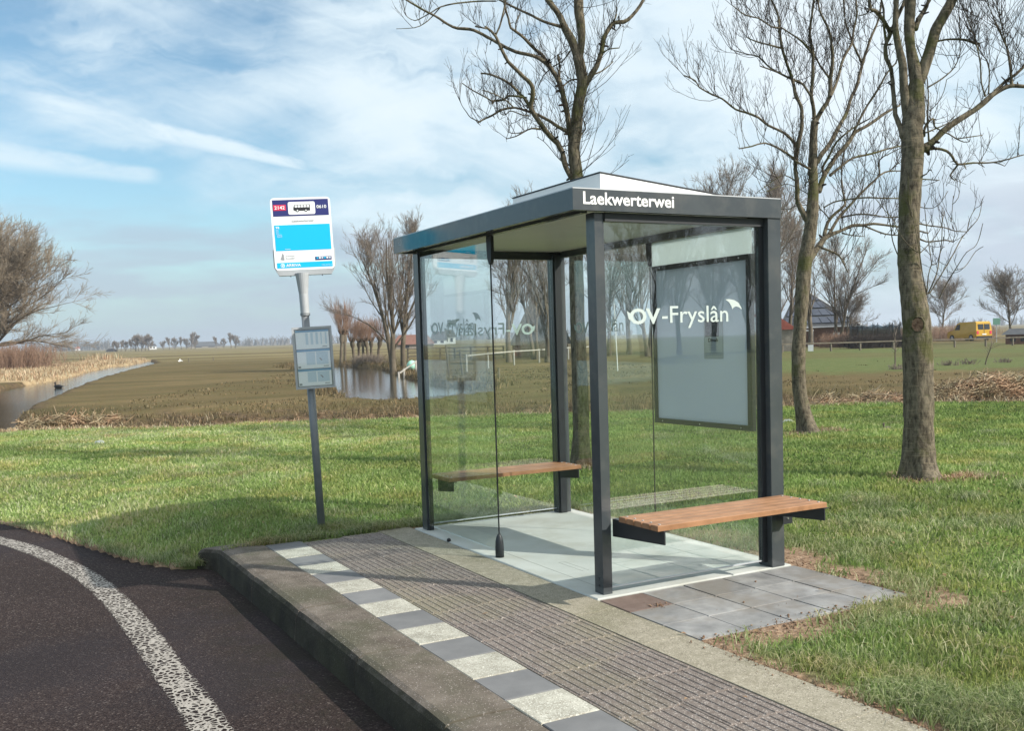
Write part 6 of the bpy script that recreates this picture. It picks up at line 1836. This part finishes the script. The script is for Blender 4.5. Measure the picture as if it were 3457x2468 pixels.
P, R = grow(S, D, rng.uniform(5, 11, n), np.full(n, 2.4), np.full(n, 0.7), 5, 0.05, 0, rng); bl.tubes(P, R, 6)
S2, D2, _ = spawn(P, R, 14, 0.1, 0.9, (0.5, 1.3), rng, 0.3)
P2, R2 = grow(S2, D2, rng.uniform(3, 7, len(S2)), np.full(len(S2), 0.35), np.full(len(S2), 0.12), 3, 0.2, 0.1, rng); bl.tubes(P2, R2, 3)
o_ = link('distant_treeline', bl.mesh('distant_treeline', pmat('hazy_wood', (0.11, 0.11, 0.10), (0.15, 0.14, 0.13), 0.02, 1.0, spec=0.0), False), kind='stuff')
tag(o_, 'thin bluish line of far woods along the horizon', 'woodland')

# ------------------------------------------------------------------ small wildlife and litter
def fowl(name, u, v, z0, mat, label, s=1.0, yaw=0.0, dep=None):
    p = hit(u, v, z0) if dep is None else np.array(atd(u, dep))
    e = MB()
    e.lathe((0, 0, 0), [(0.01, -0.16), (0.05, -0.12), (0.075, 0.0), (0.06, 0.10), (0.02, 0.17)], 10)
    e.xf(Matrix.Rotation(math.radians(90), 4, 'Y'))
    k = len(e.v); e.lathe((0.12, 0, 0.02), [(0.03, 0), (0.022, 0.06), (0.03, 0.10), (0.03, 0.13), (0.01, 0.155)], 8)
    e.hull([(0.14, -0.008, 0.125), (0.14, 0.008, 0.125), (0.14, 0.008, 0.14), (0.14, -0.008, 0.14)], [(0.19, -0.003, 0.128), (0.19, 0.003, 0.128), (0.19, 0.003, 0.133), (0.19, -0.003, 0.133)])
    e.hull([(-0.13, -0.03, -0.01), (-0.13, 0.03, -0.01), (-0.13, 0.03, 0.02), (-0.13, -0.03, 0.02)], [(-0.24, -0.02, 0.0), (-0.24, 0.02, 0.0), (-0.24, 0.02, 0.01), (-0.24, -0.02, 0.01)])
    e.xf(Matrix.Translation(p + np.array([0, 0, 0.05 * s])) @ Matrix.Rotation(yaw, 4, 'Z') @ Matrix.Scale(s, 4))
    return tag(e.build(name, M[mat], smooth=True), label, 'bird')


fowl('waterfowl', 130, 862, WZ, 'black', 'black coot swimming in the creek on the left', 1.3, 2.5)
fowl('bird', 1973, 957, -0.03, 'rail_dark', 'small brown thrush on the lawn between the two right hand ash trees', 0.55, 2.6)
for i, (u, dep) in enumerate(((396, 100), (400, 101))): fowl('sheep', u, 0, 0, 'white_paint', ('left', 'right')[i] + ' one of two white grazing geese beside the field posts', 1.3, 1.0 + i, dep=dep)['category'] = 'goose'
for o_ in list(COL.objects):
    if o_.name.startswith('sheep'): o_.name = 'goose'
for (u, v, lb) in ((222, 985, 'pale scrap of paper lying on the lawn at the left'), (1752, 938, 'pale stone at the foot of the leaning ash')):
    p = hit(u, v, -0.0)
    e = MB().lathe((p[0], p[1], -0.02), [(0.10, 0), (0.09, 0.03), (0.05, 0.06), (0.01, 0.07)], 9)
    e.v = [(x + random.uniform(-.02, .02), y + random.uniform(-.02, .02), z) for x, y, z in e.v]
    tag(e.build('stone' if 'stone' in lb else 'litter', M['header']), lb, 'stone' if 'stone' in lb else 'litter')
tag(MB().lathe((0.005, 2.02, -0.001), [(0.012, 0), (0.018, 0.008), (0.014, 0.02), (0.004, 0.026)], 8).build('clod', M['black'], smooth=True), 'small dark clod on the slab edge left of the slim post foot', 'clod')


# ------------------------------------------------------------------ grass, reeds, clods (stuff)
def blades(x, y, z, h, w, bend, mat, name, label, rng, rnd=None, cat='grass', dirbias=None, seg=2):
    n = len(x); a = rng.uniform(0, 2 * np.pi, n)
    dx = np.cos(a); dy = np.sin(a)
    b = rng.uniform(0.2, 1.0, n) * bend
    ba = rng.uniform(0, 2 * np.pi, n) if dirbias is None else rng.normal(dirbias, 0.9, n)
    bx, by = np.cos(ba) * b * h, np.sin(ba) * b * h
    base = np.stack([x, y, z], 1); side = np.stack([dx * w / 2, dy * w / 2, np.zeros(n)], 1)
    mid = base + np.stack([bx * 0.3, by * 0.3, h * 0.6], 1)
    hz_ = np.sqrt(np.maximum(1 - b ** 2 * 0.6, 0.15)) * h
    tip = base + np.stack([bx, by, hz_], 1)
    V = np.stack([base - side, base + side, mid + side * 0.75, mid - side * 0.75, tip], 1).reshape(-1, 3)
    i = np.arange(n)[:, None] * 5
    T1 = np.concatenate([i + np.array([0, 1, 2]), i + np.array([0, 2, 3]), i + np.array([3, 2, 4])], 0)
    rnd = rng.random(n) if rnd is None else rnd
    me = npmesh(name, V, T1, mat, False, dict(rnd=np.repeat(rnd, 5)))
    o = link(name, me, kind='stuff'); return tag(o, label, cat)


def free(x, y):
    """where lawn may grow"""
    ok = ~((x > -1.6) & (x < 0.02 + 0.0) & (y < 2.77))
    ok &= ~((x > -0.02) & (x < 1.5) & (y > -0.94) & (y < 2.685))
    ok &= (x > road_x(y) + 0.0)
    return ok


rng = np.random.default_rng(77)
n = 520000
rr_ = 2.2 + (21.5 - 2.2) * rng.random(n) ** 0.80
aa_ = yaw0 + rng.uniform(-0.56, 0.56, n)
x = CAM[0] + rr_ * np.cos(aa_); y = CAM[1] + rr_ * np.sin(aa_)
d_ = ND[0] * x + ND[1] * y
sm_ = soil_mask(x, y)
cl = fbm(x, y, 1.1, 4, 61)
keep = free(x, y) & (d_ < 14.5 + 0.5 * rng.random(n)) & (rng.random(n) > sm_ * 0.97) & (rng.random(n) < 0.55 + 0.9 * (cl - 0.2))
x, y, rr_, cl = x[keep], y[keep], rr_[keep], cl[keep]
h = (0.016 + 0.034 * rng.random(len(x)) ** 1.5) * (0.45 + 1.3 * cl) * (1 + 0.02 * rr_)
w = 0.0035 + 0.0011 * rr_
dry = sstep(-x * 0.5 + y * 0.25, -0.8, 2.6) * 0.36
rn = np.clip(rng.beta(1.6, 2.6, len(x)) * 0.85 + (cl - 0.45) * 0.5 + dry + (fbm(x, y, 0.35, 2, 99) - 0.42) * 0.5, 0, 1)
blades(x, y, terrain(x, y) - 0.003, h, w, 0.8, M['grass'], 'lawn_grass', 'short green lawn grass around the shelter and the ash trees', rng, rn)

# longer combed tufts along the paving edge, posts and trunks
def tufts(spec, name, label, mat, hmin, hmax, seed, w=0.006, bend=0.9):
    rng = np.random.default_rng(seed); X = []; Y = []
    for (x0, y0, x1, y1, wd, n_) in spec:
        t_ = rng.random(n_); X.append(x0 + (x1 - x0) * t_ + rng.normal(0, wd, n_)); Y.append(y0 + (y1 - y0) * t_ + rng.normal(0, wd, n_))
    X = np.concatenate(X); Y = np.concatenate(Y); k = free(X, Y); X = X[k]; Y = Y[k]
    cl = fbm(X, Y, 3.5, 3, seed); k = rng.random(len(X)) < (cl - 0.15) * 2.2; X = X[k]; Y = Y[k]; cl = cl[k]
    blades(X, Y, terrain(X, Y) - 0.004, rng.uniform(hmin, hmax, len(X)) * (0.5 + cl), np.full(len(X), w), bend, mat, name, label, rng)


tufts([(0.35, -1.5, 0.5, -3.6, 0.17, 16000), (0.18, -1.15, 0.25, -3.2, 0.09, 6000), (-1.3, 2.85, 0.9, 2.85, 0.06, 7000), (-1.9, 3.3, -3.0, 6.2, 0.10, 8000), (-1.75, 3.0, -1.35, 3.05, 0.10, 3000),
       (0.1, 2.78, 1.6, 2.78, 0.05, 4000), (1.62, 0.5, 1.62, 2.7, 0.06, 2500), (-0.62, 3.25, -0.56, 3.22, 0.16, 2500), (1.9, 1.0, 2.2, -0.4, 0.15, 2500), (1.9, -0.6, 0.9, -1.2, 0.10, 2500)],
      'long_grass', 'longer pale grass tufts along the edges of the paving, the road and the sign pole', M['grass_pale'], 0.035, 0.10, 5, 0.0045, 1.7)
tufts([(5.0, 2.0, 5.8, 1.7, 0.12, 2500), (7.4, 6.0, 8.3, 6.0, 0.16, 2500), (3.0, 4.9, 3.4, 5.1, 0.12, 1500)], 'foot_grass', 'dry grass and twigs round the feet of the ash trees', M['reeds'], 0.03, 0.09, 6, 0.006, 1.2)

# dead leaves lying on the lawn and paving edge
rng = np.random.default_rng(91)
n = 900
rr2 = 3.0 + 15 * rng.random(n); aa2 = yaw0 + rng.uniform(-0.55, 0.55, n)
lx = CAM[0] + rr2 * np.cos(aa2); ly = CAM[1] + rr2 * np.sin(aa2)
k = (free(lx, ly) | (rng.random(n) < 0.10)) & (ND[0] * lx + ND[1] * ly < 14) & (lx > -1.2)
lx, ly = lx[k], ly[k]; n = len(lx)
inp = ((lx > -1.2) & (lx < 0.0) & (ly < 2.7)) | ((lx > 0) & (lx < 1.48) & (ly > -0.9) & (ly < 2.66))
lz = np.where(inp, 0.006, terrain(lx, ly) + 0.025)
ra_ = rng.uniform(0, 6.28, n); sz_ = rng.uniform(0.008, 0.022, n)
ax = np.stack([np.cos(ra_), np.sin(ra_), rng.normal(0, 0.25, n)], 1) * sz_[:, None]; bx_ = np.stack([-np.sin(ra_), np.cos(ra_), rng.normal(0, 0.25, n)], 1) * sz_[:, None] * 0.6
c0 = np.stack([lx, ly, lz], 1)
LV = np.stack([c0 - ax, c0 - bx_ + [0, 0, 0.004], c0 + ax, c0 + bx_ + [0, 0, 0.004]], 1).reshape(-1, 3)
tag(link('dead_leaves', npmesh('dead_leaves', LV, np.arange(n * 4).reshape(n, 4), pmat('dead_leaf', (0.16, 0.085, 0.04), (0.36, 0.24, 0.13), 40, 0.8), False), kind='stuff'), 'scattered small dead leaves on the lawn and paving', 'leaves')
spec = []
for i in range(95):
    r2 = 3.5 + 15 * rng.random(); a2 = yaw0 + rng.uniform(-0.52, 0.52); x_ = CAM[0] + r2 * math.cos(a2); y_ = CAM[1] + r2 * math.sin(a2)
    if ND[0] * x_ + ND[1] * y_ < 13.8: spec.append((x_ - 0.1, y_, x_ + 0.1 + 0.3 * rng.random(), y_ + 0.1, 0.07 + 0.06 * rng.random(), 420))
for (x0_, y0_, n_) in ((0.9, -1.7, 2600), (1.9, -2.2, 3000), (2.6, 0.4, 3000)): spec.append((x0_, y0_, x0_ + 1.2, y0_ + 0.7, 0.3, n_))
tufts(spec, 'grass_clumps', 'scattered longer clumps in the lawn', M['grass_pale'], 0.04, 0.095, 15, 0.007, 1.5)
# short tussocky pasture just beyond the ditch
rng = np.random.default_rng(92); n = 60000
t_ = rng.uniform(-12, 40, n); dq = 19 + 26 * rng.random(n) ** 1.3
x = ND[0] * dq + TD[0] * t_; y = ND[1] * dq + TD[1] * t_; z = terrain(x, y)
k = (z > WZ + slope(x, y) + 0.08) & (fbm(x, y, 0.8, 4, 55) > 0.50 + 0.25 * sstep(t_, 4, 12) * sstep(dq, 24, 29))
x, y, z, dq = x[k], y[k], z[k], dq[k]
blades(x, y, z - 0.01, rng.uniform(0.03, 0.085, len(x)), 0.008 + 0.0009 * dq, 1.3, M['rough_grass'], 'pasture_tufts', 'low brown tufts in the pasture beyond the ditch', rng)

# rough bank vegetation beyond the lawn
rng = np.random.default_rng(8)
n = 60000
t_ = rng.uniform(-20, 26, n); dq = 14.7 + rng.gamma(2.2, 1.1, n)
x = ND[0] * dq + TD[0] * t_; y = ND[1] * dq + TD[1] * t_
z = terrain(x, y); wl = WZ + slope(x, y)
k = (z > wl - 0.03) & (fbm(x, y, 1.4, 3, 3) > 0.36)
x, y, z, dq = x[k], y[k], z[k], dq[k]
blades(x, y, z - 0.01, rng.uniform(0.05, 0.17, len(x)) * np.clip(1.5 - (dq - 15) * 0.12, 0.45, 1.2), np.full(len(x), 0.014), 1.0, M['rough_grass'], 'bank_grass', 'rough brown grass on the far ditch bank', rng)
n = 34000
t_ = np.concatenate([rng.uniform(-20, 26, n // 2), rng.uniform(5, 24, n // 2)]); dq = 15.2 + rng.gamma(2.0, 0.45, n)
x = ND[0] * dq + TD[0] * t_; y = ND[1] * dq + TD[1] * t_
z = terrain(x, y); k = (z > WZ - 0.05) & (fbm(x, y, 0.8, 3, 13) > 0.40)
x, y, z = x[k], y[k], z[k]
blades(x, y, z - 0.01, rng.uniform(0.08, 0.30, len(x)), np.full(len(x), 0.012), 1.3, M['reeds'], 'bank_reeds', 'flattened dry reeds along the ditch', rng, cat='reeds')
# pale fringe at the lawn edge
n = 16000
t_ = rng.uniform(-14, 24, n); dq = 14.25 + rng.normal(0, 0.18, n)
x = ND[0] * dq + TD[0] * t_; y = ND[1] * dq + TD[1] * t_; k = free(x, y); x, y = x[k], y[k]
blades(x, y, terrain(x, y) - 0.01, rng.uniform(0.05, 0.13, len(x)), np.full(len(x), 0.010), 1.0, M['reeds'], 'edge_reeds', 'thin fringe of dry grass where the lawn meets the ditch', rng, cat='grass')
# tan reed margin of the creek and pond
def around(poly, n_, lo, hi, side=None, seed=1):
    rng = np.random.default_rng(seed); mn = poly.min(0) - hi; mx = poly.max(0) + hi
    X = rng.uniform(mn[0], mx[0], n_ * 6); Y = rng.uniform(mn[1], mx[1], n_ * 6); s_ = sdpoly(X, Y, poly)
    k = (s_ > lo) & (s_ < hi)
    if side is not None: k &= side(X, Y)
    return X[k][:n_], Y[k][:n_]


X, Y = around(CREEK, 26000, 0.1, 6.5, lambda a, b: (a < np.interp(b, CLY, CLX)) & (b > 52) & (b < 150), 3)
blades(X, Y, terrain(X, Y), rng.uniform(0.12, 0.38, len(X)), np.full(len(X), 0.035), 0.7, M['reeds'], 'creek_reeds', 'tan reed bank on the far side of the creek at the left', rng, cat='reeds')
X, Y = around(POND, 9000, -0.2, 1.1, lambda a, b: (ND[0] * a + ND[1] * b > 24), 4)
blades(X, Y, terrain(X, Y), rng.uniform(0.08, 0.28, len(X)), np.full(len(X), 0.02), 0.9, M['rough_grass'], 'pond_fringe', 'rough grass fringe around the pond', rng)
p0 = hit(222, 808, -0.3); n = 260
blades(p0[0] + rng.normal(0, 1.0, n), p0[1] + rng.normal(0, 0.8, n), np.full(n, float(terrain(np.array([p0[0]]), np.array([p0[1]]))[0])), rng.uniform(0.6, 1.2, n), np.full(n, 0.06), 0.4, M['reeds'], 'reed_clump', 'pale upright clump of reeds on the creek bank', rng, cat='reeds')


# heaps of cut reed
def reed_heap(c_, L_, Wd, H_, n_, name, label, seed):
    rng = np.random.default_rng(seed)
    a = rng.uniform(-1, 1, n_); b = rng.uniform(-1, 1, n_)
    top = np.clip(1 - a ** 2, 0, 1) * np.clip(1 - b ** 2, 0, 1)
    ctr_ = np.array(c_)[:2][None] + a[:, None] * L_ / 2 * TD[None] + b[:, None] * Wd / 2 * ND[None]
    z = terrain(ctr_[:, 0], ctr_[:, 1]) + top * H_ * rng.uniform(0.3, 1.05, n_)
    az = rng.normal(math.atan2(TD[1], TD[0]), 0.9, n_); el = rng.normal(0.1, 0.35, n_)
    D = np.stack([np.cos(az) * np.cos(el), np.sin(az) * np.cos(el), np.sin(el)], 1); ln = rng.uniform(0.15, 0.55, n_)
    S = np.column_stack([ctr_, z]) - D * ln[:, None] / 2
    P, R = grow(S, D, ln, np.full(n_, 0.010), np.full(n_, 0.007), 3, 0.22, -0.03, rng)
    V, F = tubes(P, R, 4)
    me = npmesh(name, V, F, M['reeds'], False, dict(rnd=np.repeat(np.clip(rng.beta(2.4, 1.8, n_) - 0.25 * (1 - top), 0, 1), 12)))
    o = link(name, me); return tag(o, label, 'reed heap', 'heaps of cut reed on the ditch bank')


hp = hit(2245, 872, -0.1); reed_heap(hp, 4.4, 1.6, 0.52, 3600, 'reed_heap', 'large pale heap of cut reeds on the ditch bank at the right edge', 1)
hp = hit(1905, 893, -0.15); reed_heap(hp, 2.6, 0.9, 0.20, 700, 'reed_heap', 'flat brownish scatter of cut reeds between the two right hand ash trees', 2)
hp = hit(150, 935, -0.1); reed_heap(hp, 2.8, 0.9, 0.22, 700, 'reed_heap', 'tangle of dead reeds on the tip of land beside the creek at the left', 3)

# crumbs of soil on and beside the paving
rng = np.random.default_rng(21)
pts = []
for (x0, y0, x1, y1, wd, k) in ((0.0, -0.95, 1.5, -0.96, 0.045, 420), (1.55, -0.9, 1.62, 0.1, 0.05, 260), (0.0, -1.0, 0.02, -2.9, 0.03, 260), (0.2, -0.3, 0.24, -0.28, 0.035, 30), (0.5, -0.85, 1.4, -0.88, 0.03, 50), (1.52, 0.1, 1.75, 0.9, 0.08, 200), (0.5, -0.35, 0.9, -0.6, 0.15, 10)):
    t_ = rng.random(k); pts.append(np.stack([x0 + (x1 - x0) * t_ + rng.normal(0, wd, k), y0 + (y1 - y0) * t_ + rng.normal(0, wd, k)], 1))
pts = np.vstack(pts); V = []; F = []
for i, (x_, y_) in enumerate(pts):
    s_ = 0.003 + 0.008 * rng.random() ** 3
    zb = float(terrain(np.array([x_]), np.array([y_]))[0])
    if (x_ > -0.3 and x_ < 1.5 and y_ > -0.91) or (-1.5 < x_ < 0): zb = -0.004
    elif x_ < -1.53: zb = ROADZ
    o8 = len(V)
    for (a, b, c_) in ((1, 0, 0), (0, 1, 0), (-1, 0, 0), (0, -1, 0), (0, 0, 1), (0, 0, -1)):
        k = s_ * rng.uniform(0.6, 1.3); V.append((x_ + a * k, y_ + b * k, zb + s_ * 0.4 + c_ * k * 0.7))
    for t3 in ((0, 1, 4), (1, 2, 4), (2, 3, 4), (3, 0, 4), (1, 0, 5), (2, 1, 5), (3, 2, 5), (0, 3, 5)): F.append([o8 + q_ for q_ in t3])
tag(link('soil_crumbs', npmesh('soil_crumbs', V, F, M['soil']), kind='stuff'), 'loose crumbs of earth scattered along the edge of the new paving', 'soil')

# ------------------------------------------------------------------ thin air haze
hm = bpy.data.materials.new('haze_air'); hm.use_nodes = True
t = NT(hm.node_tree); t.n.remove(t.n['Principled BSDF'])
vol = t.node('ShaderNodeVolumePrincipled', inp={'Color': (0.80, 0.88, 1.0, 1), 'Density': 0.00045, 'Anisotropy': 0.2})
t.l.new(vol.outputs[0], t.n['Material Output'].inputs['Volume'])
MB().box(-1500, 2500, -1500, 3500, -30.0, 40.0).build('haze', hm, kind='stuff')
